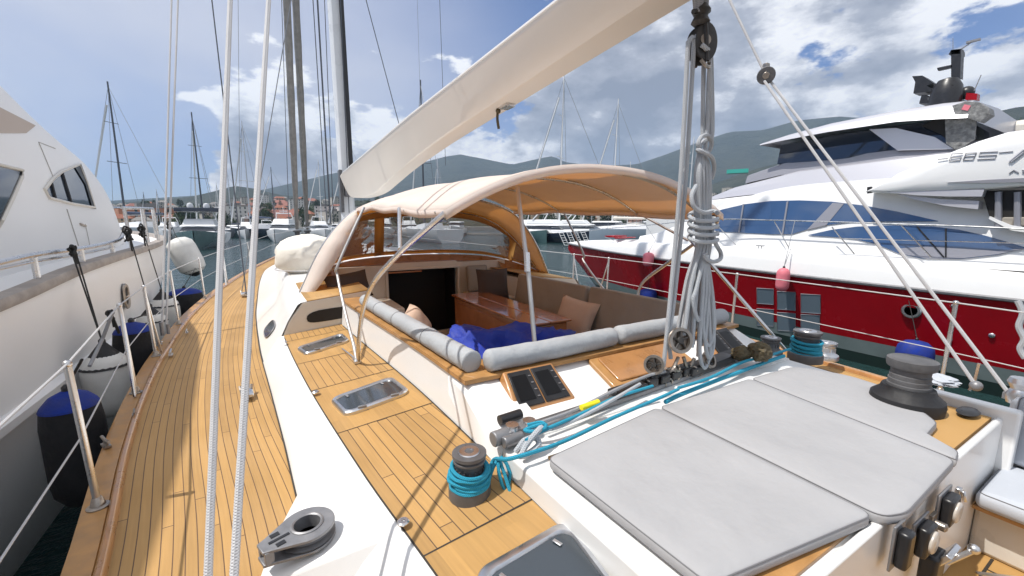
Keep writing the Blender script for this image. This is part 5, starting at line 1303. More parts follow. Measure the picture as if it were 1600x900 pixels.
# rails on the red yacht
rl = [PX(x, y, 11.95) for x, y in ((1720, 366), (1600, 358), (1500, 353), (1400, 350), (1280, 346), (1200, 344), (1110, 343))]
end = rl[-1]
rl += [Vector((12.2, 11.0, 3.30)), Vector((12.9, 13.8, 3.15)), Vector((13.7, 16.4, 2.95)), Vector((14.2, 17.9, 2.75))]
MB().tube(rl, .016, 8, smooth=3).build('deck_rail', M['steel'], RB)
MB().tube([PX(1720, 384, 11.95), PX(1600, 380, 11.95), PX(1440, 376, 11.95), PX(1300, 372, 11.95)], .008, 6).build('deck_rail', M['steel'], RB)
for (a, b) in (((1113, 344), (1150, 383)), ((1210, 346), (1233, 388)), ((1300, 355), (1335, 397)), ((1408, 352), (1455, 402)), ((1005, 345), (1025, 376)), ((945, 370), (960, 376))):
    MB().tube([PX(*a, 11.95 + max(0, (1100 - a[0]) * .006)), PX(*b, 11.95 + max(0, (1100 - b[0]) * .006))], .014, 6).build('rail_stanchion', M['steel'], RB)
cl = PX(1188, 384, 11.85); MB().tube([cl + Vector((0, -.12, 0)), cl + Vector((0, .12, 0))], .016, 6).tube([cl + Vector((0, .04, 0)), cl + Vector((0, .04, -.08))], .012, 6).tube([cl + Vector((0, -.04, 0)), cl + Vector((0, -.04, -.08))], .012, 6).build('deck_cleat', M['steel'], RB)
MB().tube([PX(1359, 292, 12.0), PX(1359, 302, 12.0)], .05, 10).build('nav_light', M['blackp'], RB)
MB().obox((13.8, 14.2, 2.78), (1.2, .5, .08), rotZ(.3)).obox((13.4, 13.2, 2.75), (1.5, .25, .05), rotZ(.3)).build('anchor_locker_hatch', M['red'], RB, bevel=.02)
fg = 'fenders of the red motor yacht'
fender(PX(1223, 437, 11.45), .155, .62, 'dred', None, 'faded pink fender hanging over the red hull beside its square windows', [PX(1236, 388, 11.7), PX(1242, 345, 11.9)], rope='grope', group=fg)
fender(onS(1019, 405, lambda y, z: RX(y), -.2), .20, .52, 'dred', None, 'faded pink fender hanging near the bow of the red yacht', [onS(1024, 376, lambda y, z: RX(y) + .1, 0)], rope='grope', group=fg)
fender(PX(1427, 566, 11.3), .30, .95, 'fblue', None, 'big blue round fender hanging below the porthole of the red yacht', [PX(1420, 470, 11.62)], group=fg, name='fender')
fender(onS(1022, 462, hullx, -.35), .33, .6, 'fblue', None, 'blue fender by the red hull seen above the starboard backrest', [onS(1018, 420, hullx, -.1)], group=fg)
# ================================================================ silver flybridge yacht behind the red one
SC = 21.2
SB = thing('motor_yacht', 'tall silver flybridge motor yacht behind the red one, with a black radar mast', 'motor yacht', (SC, 4, 0))
def sm_(p): return Vector((2 * SC - p[0], p[1], p[2]))
def loftside(prof, X, lean, name, m, zlow, par=SB, taper=None, flat_top=.1):
    """side view outline prof: list of (y, zbottom, ztop); body spans both sides"""
    secs = []
    for (y, zb, zt) in prof:
        dx = taper(y) if taper else 0
        x = X + dx
        q = [Vector((min(SC - .05, x), y, zb)), Vector((min(SC - .05, x + lean * (zt - zb) * .5), y, zb + (zt - zb) * .5)), Vector((min(SC - .05, x + lean * (zt - zb)), y, zt - .06)), Vector((min(SC - .03, x + lean * (zt - zb) + .15), y, zt)), Vector((SC, y, zt + flat_top))]
        secs.append(q + [sm_(p) for p in reversed(q[:-1])])
    return MB().loft(secs, cap0=True, cap1=True).build(name, m, par)
def sp_(px, py, X=18.2): p = PX(px, py, X); return p.y, p.z
tap = lambda y: .035 * max(0, y - 8) ** 2
hprof = [(y, .0, 3.3 + .03 * y) for y in frange(-10, 19, 20)]
loftside(hprof, 17.9, -.05, 'hull', M['white'], 0, taper=lambda y: .02 * max(0, y - 6) ** 2)
loftside([(y, 3.2, 4.35 + .0 * y) for y in frange(-10, 12.5, 16)], 18.6, .1, 'lower_cabin', M['glass'], 0, taper=tap)
loftside([(y, 4.12, 4.9 - .035 * max(0, y - 2)) for y in frange(-10, 14.5, 22)], 18.0, .1, 'flybridge_deck', M['white'], 0, taper=tap, flat_top=.0)
loftside([(-10, 4.85, 5.5), (0, 4.85, 5.55), (5, 4.8, 5.62), (9, 4.7, 5.5), (12.0, 4.6, 5.05), (13.8, 4.5, 4.62)], 18.3, .35, 'flybridge_coaming', M['silver'], 0, taper=tap)
loftside([(-2, 5.5, 5.85), (3, 5.5, 5.85), (6, 5.5, 5.95), (9.8, 5.4, 5.95), (11.5, 5.2, 5.6)], 18.75, .3, 'flybridge_coaming', M['dsilver'], 0, taper=tap)
loftside([(4.9, 5.75, 6.7), (5.5, 5.75, 6.75), (8, 5.8, 6.8), (10.1, 5.9, 6.75)], 18.9, .18, 'upper_windows', M['glass'], 0, taper=tap)
loftside([(4.35, 6.50, 7.05), (5, 6.6, 7.12), (6, 6.72, 7.15), (8, 6.75, 7.1), (9.5, 6.72, 6.95), (10.6, 6.70, 6.80)], 18.25, .45, 'hardtop', M['silver'], 0, taper=tap)
def quadx(pxs, X, m, name, par=SB, th=.1): return flat(pxs, name, m, par, X, th)
quadx([(1358, 202), (1400, 200), (1460, 214), (1490, 233), (1402, 235)], 18.7, M['silver'], 'side_fairing')
quadx([(1440, 197), (1475, 178), (1520, 188), (1524, 215), (1495, 232), (1470, 210)], 18.9, M['dark'], 'aft_opening')
cvm = mat('grey_quilted_cover', (.17, .17, .165), .5, noise=9, var=.5, bump=(8, 1, .05))
quadx([(1476, 175), (1525, 188), (1522, 218), (1496, 236), (1478, 224)], 18.6, cvm, 'side_curtain')
lp = [(1488, 165), (1510, 158), (1530, 160), (1545, 168), (1547, 178), (1530, 190), (1510, 184), (1492, 178)]
quadx(lp, 18.3, cvm, 'rolled_cover', th=.5)
quadx([(1507, 163), (1517, 165), (1512, 173), (1502, 171)], 18.28, M['dred'], 'life_jacket_patch', th=.02)
# radar arch gear
c = PX(1478, 150, 19.5)
MB().lathe([(.39, -.40), (.40, .12), (.36, .40), (.24, .62), (.001, .70)], c + Vector((0, 0, -.12)), 28).build('satellite_dome', M['blackp'], SB)
MB().ball(PX(1510, 145, 19.8), (.20, .20, .20), 18, 10).build('satellite_dome', M['blackp'], SB)
def gear(pxs, X=19.5, th=.3, name='radar_mast', m='blackp'): return quadx(pxs, X, M[m], name, th=th)
gear([(1486, 78), (1502, 76), (1500, 122), (1486, 120)])
gear([(1464, 106), (1487, 101), (1488, 105), (1465, 110)], name='radar_scanner', th=.15)
gear([(1482, 85), (1486, 78), (1500, 77), (1500, 84)], name='mast_cap', th=.5)
gear([(1425, 119), (1441, 118), (1458, 129), (1448, 134), (1456, 138), (1456, 143), (1427, 146), (1430, 128)], name='horn_housing', th=.6)
gear([(1437, 158), (1440, 148), (1447, 148), (1450, 157), (1500, 153), (1500, 158), (1436, 162)], name='light_base', th=.6)
gear([(1510, 145), (1527, 146), (1526, 156), (1508, 156)], name='red_beacon', m='red')
MB().tube([PX(1500, 78, 19.6), PX(1518, 66, 19.6)], .02, 6).obox(PX(1521, 64, 19.6), (.1, .3, .06)).tube([PX(1489, 78, 19.6), PX(1489, 60, 19.6)], .008, 5).build('antenna', M['dalu'], SB)
MB().tube([PX(1522, 142, 19.6), PX(1533, 117, 19.6)], .014, 5).build('antenna', M['dalu'], SB)
# cabin light boxes at the right edge: aft canopy of the red boat's neighbour
# ================================================================ water, shore, hills, town
def kids(o): return list(o.children)
def copy_tree(o, parent=None):
    c = o.copy(); COL.objects.link(c)
    if parent is not None: c.parent = parent
    for ch in kids(o): copy_tree(ch, c)
    return c
wm = bpy.data.materials.new('harbour_water'); wm.use_nodes = True
nt = wm.node_tree; N = nt.nodes; Lk = nt.links; b = N['Principled BSDF']
b.inputs['Base Color'].default_value = (.018, .045, .045, 1); b.inputs['Roughness'].default_value = .06; b.inputs['IOR'].default_value = 1.33
tc = N.new('ShaderNodeTexCoord'); mpn = N.new('ShaderNodeMapping'); mpn.inputs['Scale'].default_value = (1, 1.6, 1); mpn.inputs['Rotation'].default_value = (0, 0, .5)
Lk.new(tc.outputs['Object'], mpn.inputs['Vector'])
n1 = N.new('ShaderNodeTexNoise'); n1.inputs['Scale'].default_value = .9; n1.inputs['Detail'].default_value = 6; n1.inputs['Roughness'].default_value = .62; n1.inputs['Distortion'].default_value = .6
Lk.new(mpn.outputs[0], n1.inputs['Vector'])
n2 = N.new('ShaderNodeTexNoise'); n2.inputs['Scale'].default_value = 3.6; n2.inputs['Detail'].default_value = 3; Lk.new(mpn.outputs[0], n2.inputs['Vector'])
b1 = N.new('ShaderNodeBump'); b1.inputs['Strength'].default_value = .7; b1.inputs['Distance'].default_value = .22; Lk.new(n1.outputs['Fac'], b1.inputs['Height'])
b2 = N.new('ShaderNodeBump'); b2.inputs['Strength'].default_value = .5; b2.inputs['Distance'].default_value = .05; Lk.new(n2.outputs['Fac'], b2.inputs['Height']); Lk.new(b1.outputs[0], b2.inputs['Normal'])
Lk.new(b2.outputs[0], b.inputs['Normal'])
o = MB().add([(-3500, -3500, 0), (3500, -3500, 0), (3500, 3500, 0), (-3500, 3500, 0)], [(0, 1, 2, 3)]).build('water', wm, None, smooth=0); tag(o, kind='structure')
def hillmat(name, c1, c2, sc, c3=None):
    m = bpy.data.materials.new(name); m.use_nodes = True; nt = m.node_tree; N = nt.nodes; Lk = nt.links; b = N['Principled BSDF']; b.inputs['Roughness'].default_value = .95
    tc = N.new('ShaderNodeTexCoord'); n1 = N.new('ShaderNodeTexNoise'); n1.inputs['Scale'].default_value = sc; n1.inputs['Detail'].default_value = 9; n1.inputs['Roughness'].default_value = .7
    Lk.new(tc.outputs['Object'], n1.inputs['Vector']); cr = N.new('ShaderNodeValToRGB'); cr.color_ramp.elements[0].position = .38; cr.color_ramp.elements[1].position = .62
    cr.color_ramp.elements[0].color = (*c1, 1); cr.color_ramp.elements[1].color = (*c2, 1)
    if c3: e = cr.color_ramp.elements.new(.70); e.color = (*c3, 1)
    Lk.new(n1.outputs['Fac'], cr.inputs[0]); Lk.new(cr.outputs[0], b.inputs['Base Color'])
    bp = N.new('ShaderNodeBump'); bp.inputs['Strength'].default_value = 1.0; bp.inputs['Distance'].default_value = .8 / sc; Lk.new(n1.outputs['Fac'], bp.inputs['Height']); Lk.new(bp.outputs[0], b.inputs['Normal'])
    return m
def lin(tab, x):
    if x <= tab[0][0]: return tab[0][1]
    for a, b in zip(tab[:-1], tab[1:]):
        if x <= b[0]: return a[1] + (b[1] - a[1]) * (x - a[0]) / (b[0] - a[0])
    return tab[-1][1]
HILLS = {}
def hill(key, tab, d0, d1, mt, n=260, az0=-75, az1=110, rough=.06):
    # az in degrees clockwise from the yacht's bow; tab gives the skyline by sight line
    def ang(px):
        r = ray(px, 348); return math.degrees(math.atan2(r[0], r[1]))
    T = [(ang(px), (348 - py) / math.hypot(px - 800, math.hypot(CF, 102)) ) for px, py in tab]
    rows = []; m = 16
    def z(az, d):
        e = lin(T, az); t = (d - d0) / (d1 - d0)
        base = e * d1
        ns = MN.fractal(Vector((d * math.sin(R(az)) * 2.2 / d1, d * math.cos(R(az)) * 2.2 / d1, key)), 1.0, 2.1, 6)
        if t <= 1: return (t ** 1.25) * base * (1 + rough * ns * 4 * (1 - t) + rough * .25 * ns) + .4
        return base * max(0, 1 - (t - 1) * 2.0) 
    for i in range(m + 4):
        t = i / m; d = d0 + (d1 - d0) * t
        rows.append([Vector((d * math.sin(R(az)), d * math.cos(R(az)), (z(az, d) if i else -2))) for az in frange(az0, az1, n)])
    o = MB().loft(rows).build('hills', mt, None, smooth=180); tag(o, kind='structure'); HILLS[key] = z
hm1 = hillmat('far_wooded_hills', (.022, .038, .030), (.052, .064, .044), .008)
hm2 = hillmat('near_wooded_slopes', (.022, .04, .016), (.085, .09, .045), .02, (.20, .17, .11))
hill(1, [(-300, 322), (0, 318), (100, 316), (180, 313), (250, 309), (300, 306), (380, 303), (430, 294), (500, 278), (530, 271), (570, 278), (600, 274), (650, 260), (700, 247), (722, 244), (760, 251), (800, 259), (840, 251), (862, 247), (880, 256), (925, 262), (990, 260), (1030, 247), (1090, 225), (1130, 212), (1180, 209), (1230, 195), (1290, 189), (1400, 195), (1600, 185), (1900, 200)], 1150, 2100, hm1)
hill(2, [(-300, 326), (0, 322), (150, 318), (250, 310), (300, 306), (345, 296), (372, 289), (400, 293), (440, 303), (520, 312), (600, 320), (800, 322), (1000, 312), (1100, 290), (1180, 262), (1300, 235), (1500, 190), (1560, 176), (1620, 172), (1900, 180)], 520, 1050, hillmat('mid_wooded_hills', (.022, .038, .024), (.060, .070, .044), .014), rough=.1)
hill(3, [(-300, 332), (0, 328), (150, 324), (250, 318), (350, 317), (450, 312), (520, 316), (560, 310), (640, 316), (700, 328), (820, 326), (900, 318), (1000, 312), (1090, 306), (1180, 292), (1300, 275), (1500, 215), (1560, 190), (1620, 184), (1900, 190)], 200, 480, hm2, rough=.12)
qm = mat('quay_concrete', (.32, .31, .29), .9, noise=.3, var=.15)
qr = [[Vector((d * math.sin(R(a)), d * math.cos(R(a)), z)) for a in frange(-75, 110, 90)] for d, z in ((190, -1), (190, 1.5), (206, 1.5), (206, .2))]
o = MB().loft(qr).build('quay', qm, None, smooth=0); tag(o, kind='structure')
def az_of(px): r = ray(px, 348); return math.degrees(math.atan2(r[0], r[1]))
def on_slope(px, d, key=3):
    a = az_of(px); return Vector((d * math.sin(R(a)), d * math.cos(R(a)), HILLS[key](a, d)))
# ---- houses
def wallm(n, c): return mat(n, c, .9, noise=.5, var=.1)
WM = [wallm('ochre_render', (.42, .32, .22)), wallm('pale_render', (.46, .43, .38)), wallm('orange_render', (.42, .20, .12)), wallm('pink_render', (.50, .33, .27)), wallm('white_render', (.62, .60, .57)), wallm('grey_render', (.30, .29, .28))]
RM_ = [mat('terracotta_roof', (.26, .10, .06), .9, noise=1, var=.3), mat('grey_roof', (.20, .19, .18), .9, noise=1, var=.2), mat('red_roof', (.26, .11, .085), .9, noise=1, var=.2)]
SH = mat('dark_shutters', (.05, .06, .055), .7)
def house(w, dp, h, wm_, rmt, flat_roof=False, nx=3, nz=3):
    t = bpy.data.objects.new('house', None); COL.objects.link(t)
    MB().box(-w / 2, w / 2, -dp / 2, dp / 2, -4, h).build('wall', wm_, t, smooth=0)
    if flat_roof: MB().box(-w / 2 - .3, w / 2 + .3, -dp / 2 - .3, dp / 2 + .3, h, h + .5).box(-w * .2, w * .1, -2, 2, h + .5, h + 2.2).build('roof', rmt, t, smooth=0)
    else:
        r = w * .16 + 1
        MB().add([(-w / 2 - .5, -dp / 2 - .5, h), (w / 2 + .5, -dp / 2 - .5, h), (w / 2 + .5, dp / 2 + .5, h), (-w / 2 - .5, dp / 2 + .5, h), (-w / 4, 0, h + r), (w / 4, 0, h + r)],
                 [(0, 1, 5, 4), (1, 2, 5), (2, 3, 4, 5), (3, 0, 4), (3, 2, 1, 0)]).build('roof', rmt, t, smooth=0)
    for i in range(nx):
        for k in range(nz):
            x = -w / 2 + w * (i + .5) / nx; z = 1.6 + (h - 1.5) * (k + .35) / nz
            MB().box(x - .55, x + .55, -dp / 2 - .06, -dp / 2 + .1, z - .1, z + 1.5).build('window', SH, t, smooth=0)
    return t
HT_ = [('ochre house with a hipped terracotta roof', house(14, 9, 9, WM[0], RM_[0])), ('pale house with a grey hipped roof', house(11, 9, 7, WM[1], RM_[1], nz=2)),
       ('long orange block with a flat roof', house(26, 10, 11, WM[2], RM_[1], True, 6, 3)), ('pink villa with a terracotta roof', house(12, 10, 8, WM[3], RM_[0])),
       ('tall white apartment block', house(18, 12, 17, WM[4], RM_[1], True, 5, 5)), ('low grey building with a wide red roof', house(24, 12, 5, WM[5], RM_[2], nx=5, nz=1)),
       ('pale apartment block with a flat roof', house(20, 12, 13, WM[1], RM_[1], True, 5, 4))]
used = set(); rg = random.Random(11)
def put_house(k, px, d, label=None, s=1.0, rot=None):
    p = on_slope(px, d); t = HT_[k][1]
    o = t if k not in used else copy_tree(t); used.add(k)
    o.location = p; a = math.atan2(p.x, p.y); o.rotation_euler = (0, 0, -a + (rg.uniform(-.5, .5) if rot is None else rot)); o.scale = (s, s, s)
    return o, HT_[k][0]
placed = []
for key, (lo, hi, n_) in enumerate(((165, 275, 34), (330, 545, 76), (822, 1075, 34), (1085, 1195, 20), (1530, 1610, 8))):
    for i in range(n_):
        px = rg.uniform(lo, hi); d = rg.choice((214, 228, 250, 280, 310, 345, 380, 415, 445, 470)) + rg.uniform(-8, 8)
        k = rg.choice((0, 1, 3, 1, 6, 4, 0, 5, 3, 1)); placed.append((px, d, k, rg.uniform(.38, .62)))
placed += [(236, 216, 2, .75), (425, 240, 5, .75), (452, 250, 5, .7), (510, 235, 4, .55), (980, 230, 4, .7), (1000, 245, 6, .8), (845, 225, 0, .8), (925, 228, 6, .85)]
placed.sort()
regions = ((0, 320, 'beyond the white bow'), (320, 545, 'left of the mast'), (545, 1075, 'under the bimini'), (1075, 1300, 'right of the hanging ropes'), (1300, 1800, 'at the right edge'))
cnt = {}
ORD = ['first', 'second', 'third', 'fourth', 'fifth', 'sixth', 'seventh', 'eighth', 'ninth', 'tenth', 'eleventh', 'twelfth', 'thirteenth', 'fourteenth', 'fifteenth', 'sixteenth', 'seventeenth', 'eighteenth', 'nineteenth', 'twentieth'] + ['twenty-' + q for q in ('first', 'second', 'third', 'fourth', 'fifth', 'sixth', 'seventh', 'eighth', 'ninth', 'tenth')]
for px, d, k, s in placed:
    o, base = put_house(k, px, d, s=s)
    reg = next(r for r in regions if r[0] <= px < r[1]); dist = 'waterfront' if d < 240 else ('mid-slope' if d < 350 else 'upper')
    c = cnt.setdefault((base, reg[2], dist), 0); cnt[(base, reg[2], dist)] += 1
    tag(o, '%s %s, %s from left %s' % (dist, base, ORD[min(c, 29)], reg[2].replace('right of the hanging ropes', 'right of the ropes')), 'house', 'houses of the hillside town')
for k, (nm, t) in enumerate(HT_):
    if k not in used:
        for ch in kids(t): bpy.data.objects.remove(ch)
        bpy.data.objects.remove(t)
gh = MB().box(-9, 9, -4, 4, 0, 3.6).build('greenhouse', mat('turquoise_sheeting', (.03, .42, .33), .5), None, smooth=0)
gh.location = PD(1152, 271, 455); gh.rotation_euler = (0, 0, -R(az_of(1152))); tag(gh, 'turquoise covered greenhouse on the hillside right of the ropes', 'greenhouse')
cb = MB().box(-.5, .5, -.4, .4, -.5, .25).build('upper_canopy', M['cream'], None, bevel=.2)
cb.location = PX(1600, 200, 24); cb.rotation_euler = (0, 0, 0); tag(cb, 'cream canopy top peeping over the red yacht at the right edge', 'canopy')
# ---- trees
leafm = [mat('dark_foliage', (.022, .045, .016), .8, noise=.8, var=.5), mat('mid_foliage', (.045, .075, .022), .8, noise=.8, var=.4)]
bark = mat('tree_bark', (.10, .07, .05), .9, noise=3, var=.3)
def tree(seed, tall, mm):
    rgt = random.Random(seed); t = bpy.data.objects.new('tree', None); COL.objects.link(t)
    MB().tube([(0, 0, -2), (.1, 0, 1.5), (0, .1, 4)], [.35, .25, .14], 7).tube([(0, 0, 2.5), (1, .3, 4.5)], .1, 5).tube([(0, 0, 2.5), (-1, -.3, 4.6)], .1, 5).build('trunk', bark, t)
    g = MB()
    for k in range(520):
        u = rgt.random(); th = rgt.uniform(0, 6.28); zz = rgt.uniform(-1, 1); rr = math.sqrt(max(0, 1 - zz * zz)) * (u ** .35)
        c = Vector((rr * math.cos(th) * 2.6, rr * math.sin(th) * 2.6, 5 + zz * (2.4 if not tall else 4.2))) * 1.0
        c *= 1 + .18 * MN.noise(c * .7 + Vector((seed, 0, 0)))
        s = rgt.uniform(.25, .6); v = [c + Vector((rgt.uniform(-s, s), rgt.uniform(-s, s), rgt.uniform(-s, s))) for _ in range(4)]
        g.add(v, [(0, 1, 2), (1, 2, 3)])
    g.build('crown', mm, t, smooth=0)
    return t
TR_ = [('dark round-crowned tree', tree(1, False, leafm[0])), ('mid-green round-crowned tree', tree(2, False, leafm[1])), ('tall dark cypress-like tree', tree(3, True, leafm[0]))]
usedt = set(); cnt = {}
tl = []
for (lo, hi, n_) in ((160, 300, 44), (320, 545, 84), (548, 640, 16), (825, 1080, 64), (1090, 1200, 30), (1530, 1620, 14)):
    for i in range(n_): tl.append((rg.uniform(lo, hi), rg.choice((209, 214, 222, 240, 262, 290, 330, 380, 440)) + rg.uniform(-5, 5), rg.choice((0, 1, 0, 2)), rg.uniform(.5, 1.2)))
tl.sort()
for px, d, k, s in tl:
    t = TR_[k][1]; o = t if k not in usedt else copy_tree(t); usedt.add(k)
    o.location = on_slope(px, d) - Vector((0, 0, .5)); sx = s * (.55 if k == 2 else 1); o.scale = (sx, sx, s); o.rotation_euler = (0, 0, rg.uniform(0, 6))
    reg = next(r for r in regions if r[0] <= px < r[1]); dist = 'waterfront' if d < 235 else ('mid-slope' if d < 340 else 'upper')
    c = cnt.setdefault((k, reg[2], dist), 0); cnt[(k, reg[2], dist)] += 1
    tag(o, '%s %s, %s from left %s' % (dist, TR_[k][0], ORD[min(c, 29)], reg[2]), 'tree', 'trees of the hillside town')
wv = MB(); rgw = random.Random(5)
for k in range(5200):
    px = rgw.choice((rgw.uniform(120, 660), rgw.uniform(800, 1210), rgw.uniform(1500, 1640))); d = rgw.uniform(206, 478)
    p = on_slope(px, d); h = rgw.uniform(1.0, 3.6)
    for q in range(3):
        c = p + Vector((rgw.uniform(-1.5, 1.5), rgw.uniform(-1.5, 1.5), h * rgw.uniform(.2, .9))); s = rgw.uniform(.5, 1.4)
        wv.add([c + Vector((rgw.uniform(-s, s), rgw.uniform(-s, s), rgw.uniform(-s, s))) for _ in range(3)], [(0, 1, 2)])
o = wv.build('undergrowth', leafm[0], None, smooth=0); tag(o, kind='stuff')
# ================================================================ marina boats
def far_motor(L=14, B=4.4, hullm='fwhite', fly=True, canopy=None, domes=False, hh=1.0):
    t = bpy.data.objects.new('motor_boat', None); COL.objects.link(t)
    secs = []
    for y in frange(-L / 2, L / 2, 12):
        k = max(0, y / (L / 2)); w = B / 2 * (1 - k ** 2.6); z = (1.5 + .7 * max(0, k)) * hh; wl = w * (.85 - .45 * k)
        if y > L / 2 - .1: w = wl = .05
        q = [Vector((-w, y, z)), Vector((-w * .97, y, z * .6)), Vector((-wl, y, .1)), Vector((-wl * .7, y, -.4))]
        secs.append(q + [Vector((-p.x, p.y, p.z)) for p in reversed(q)])
    MB().loft(secs, cap0=True, closed=False).build('hull', M[hullm], t)
    MB().loft([[Vector((-q[0].x * -1 * .98, q[0].y, q[0].z - .05)), Vector((q[0].x * -.98, q[0].y, q[0].z - .05))] for q in secs]).build('deck', M['fwhite'], t)
    def body(y0, y1, w, z0, z1, rake, name, m):
        v = [(-w, y0, z0), (w, y0, z0), (w * .92, y1, z0), (-w * .92, y1, z0), (-w * .9, y0 + .1, z1), (w * .9, y0 + .1, z1), (w * .8, y1 - rake, z1), (-w * .8, y1 - rake, z1)]
        return MB().add(v, [(0, 1, 2, 3), (4, 5, 6, 7), (0, 1, 5, 4), (1, 2, 6, 5), (2, 3, 7, 6), (3, 0, 4, 7)]).build(name, m, t, bevel=.12)
    body(-L * .32, L * .26, B * .42, 1.6, 2.25, .8, 'cabin', M['fwhite'])
    body(-L * .31, L * .19, B * .39, 2.25, 2.85, 1.2, 'window_band', M['fdark'])
    body(-L * .36, L * .12, B * .41, 2.85, 3.15, .4, 'cabin_roof', M['fwhite'])
    if fly:
        body(-L * .34, L * .05, B * .36, 3.15, 3.95, .9, 'flybridge', M['fwhite'])
        MB().tube([(-B * .34, -L * .25, 3.9), (-B * .28, -L * .18, 5.0), (B * .28, -L * .18, 5.0), (B * .34, -L * .25, 3.9)], .11, 6).build('radar_arch', M['fwhite'], t)
        MB().tube([(0, -L * .18, 5), (0, -L * .18, 6.2)], .05, 5).obox((0, -L * .18, 5.4), (1.3, .2, .15)).build('radar', M['fwhite'], t)
    if canopy: MB().box(-B * .46, B * .46, -L * .22, L * .04, 4.95, 5.5).build('canopy', M[canopy], t, bevel=.1)
    if domes:
        for s in (-1, 1): MB().lathe([(.36, 0), (.42, .3), (.3, .65), (.001, .75)], (s * .95, -L * .1, 5.5), 14).build('satellite_dome', M['fwhite'], t)
    rl = [(-B * .44, L * .05, 2.6), (-B * .40, L * .25, 2.75), (-.25, L * .49, 3.0), (.25, L * .49, 3.0), (B * .40, L * .25, 2.75), (B * .44, L * .05, 2.6)]
    MB().tube(rl, .03, 5, smooth=3).build('bow_rail', M['alu'], t)
    return t
def far_sail(L=12, H=16, hullm='fwhite', mastm='fdark', cover='navy'):
    t = bpy.data.objects.new('sailing_boat', None); COL.objects.link(t); B = L * .29; secs = []
    for y in frange(-L / 2, L / 2, 12):
        k = y / (L / 2); w = B / 2 * (1 - abs(max(-.5, k)) ** 2.2) * (1 if k > -.5 else 1) + .03
        q = [Vector((-w, y, 1.25 + .25 * max(0, k))), Vector((-w * .9, y, .5)), Vector((-w * .5, y, -.2))]
        secs.append(q + [Vector((-p.x, p.y, p.z)) for p in reversed(q)])
    MB().loft(secs, cap0=True).build('hull', M[hullm], t)
    MB().loft([[q[0] - Vector((0, 0, .04)), q[-1] - Vector((0, 0, .04))] for q in secs]).build('deck', M['fwhite'], t)
    MB().add([(-B * .3, -L * .15, 1.2), (B * .3, -L * .15, 1.2), (B * .2, L * .2, 1.3), (-B * .2, L * .2, 1.3), (-B * .26, -L * .15, 1.85), (B * .26, -L * .15, 1.85), (B * .15, L * .14, 1.65), (-B * .15, L * .14, 1.65)],
             [(4, 5, 6, 7), (0, 1, 5, 4), (1, 2, 6, 5), (2, 3, 7, 6), (3, 0, 4, 7)]).build('coachroof', M['fwhite'], t)
    m_ = MB().tube([(0, L * .08, 1.3), (0, L * .06, H)], [.11, .10, .07], 7).build('mast', M[mastm], t)
    MB().tube([(-B * .28, L * .08, H * .5), (B * .28, L * .08, H * .5)], .035, 5).tube([(-B * .2, L * .08, H * .75), (B * .2, L * .08, H * .75)], .03, 5).build('spreader', M[mastm], m_)
    MB().tube([(0, L * .06, 2.7), (0, -L * .32, 2.6)], [.22, .2, .13], 8).build('boom_cover', M[cover], t)
    g = MB()
    for e in ((0, L * .49, 1.5), (0, -L * .49, 1.3), (-B * .45, L * .05, 1.3), (B * .45, L * .05, 1.3)): g.tube([e, (0, L * .06, H * .97)], .022, 4)
    g.build('stay', M['wire'], t)
    g = MB().tube([(0, L * .46, 2.2), (0, L * .10, H * .86)], .09, 6).build('furled_jib', M['fwhite'], t)
    return t
MT = {'white': far_motor(), 'teal': far_motor(20, 5.6, 'teal', True, 'navy', True, 1.12), 'navyhull': far_motor(16, 4.8, 'navy'), 'low': far_motor(11, 3.6, 'fwhite', False), 'greenish': far_motor(15, 4.6, 'teal')}
ST = {'dark': far_sail(12, 16, 'fwhite', 'dwire'), 'white': far_sail(13, 18, 'fwhite', 'fwhite', 'cream'), 'navy': far_sail(12, 15, 'navy', 'alu')}
useds = set()
def put(T, key, px, d, head, s=1.0, label='', cat='boat', group=None, z=0, name=None):
    t = T[key]; o = t if (id(T), key) not in useds else copy_tree(t); useds.add((id(T), key))
    p = PD(px, 348, d); o.location = (p.x, p.y, z); o.scale = (s, s, s)
    o.rotation_euler = (0, 0, -R(az_of(px)) + R(head)); tag(o, label, cat, group); return o
G1 = 'motor boats moored across the basin'
put(MT, 'teal', 311, 74, 176, 1.0, 'teal-hulled motor yacht bow-on with a black canopy and two white domes, beyond the white fender', 'motor yacht', G1)
put(MT, 'white', 440, 92, 170, 1.05, 'white motor yacht bow-on, just left of the thick furled sails', 'motor yacht', G1)
put(MT, 'white', 386, 112, 176, .9, 'small white cruiser between the two near backstays, dark windows', 'motor boat', G1)
put(MT, 'low', 365, 120, 150, .9, 'low white open boat just right of the teal yacht', 'motor boat', G1)
put(MT, 'white', 500, 105, 188, .95, 'white motor boat just right of the furled sails', 'motor boat', G1)
put(MT, 'low', 528, 118, 165, 1.0, 'low white boat beside the mast foot', 'motor boat', G1)
put(MT, 'white', 262, 115, 172, .9, 'white flybridge boat beyond the bow rail of the near motor yacht', 'motor boat', G1)
put(MT, 'low', 222, 130, 160, 1.0, 'low white boat half hidden by the near motor yacht bow', 'motor boat', G1)
put(MT, 'navyhull', 412, 125, 165, .8, 'dark-hulled cruiser behind the near pair of backstays', 'motor boat', G1)
put(MT, 'white', 598, 98, 178, 1.1, 'white motor yacht seen through the left pane of the sprayhood', 'motor yacht', G1)
put(MT, 'white', 640, 108, 185, 1.0, 'white motor yacht seen through the right part of the left sprayhood pane', 'motor yacht', G1)
put(MT, 'low', 712, 115, 170, 1.2, 'low white boat seen through the right sprayhood pane', 'motor boat', G1)
put(MT, 'greenish', 826, 78, 205, 1.0, 'white motor yacht with a green hull just right of the silver bimini pole', 'motor yacht', G1)
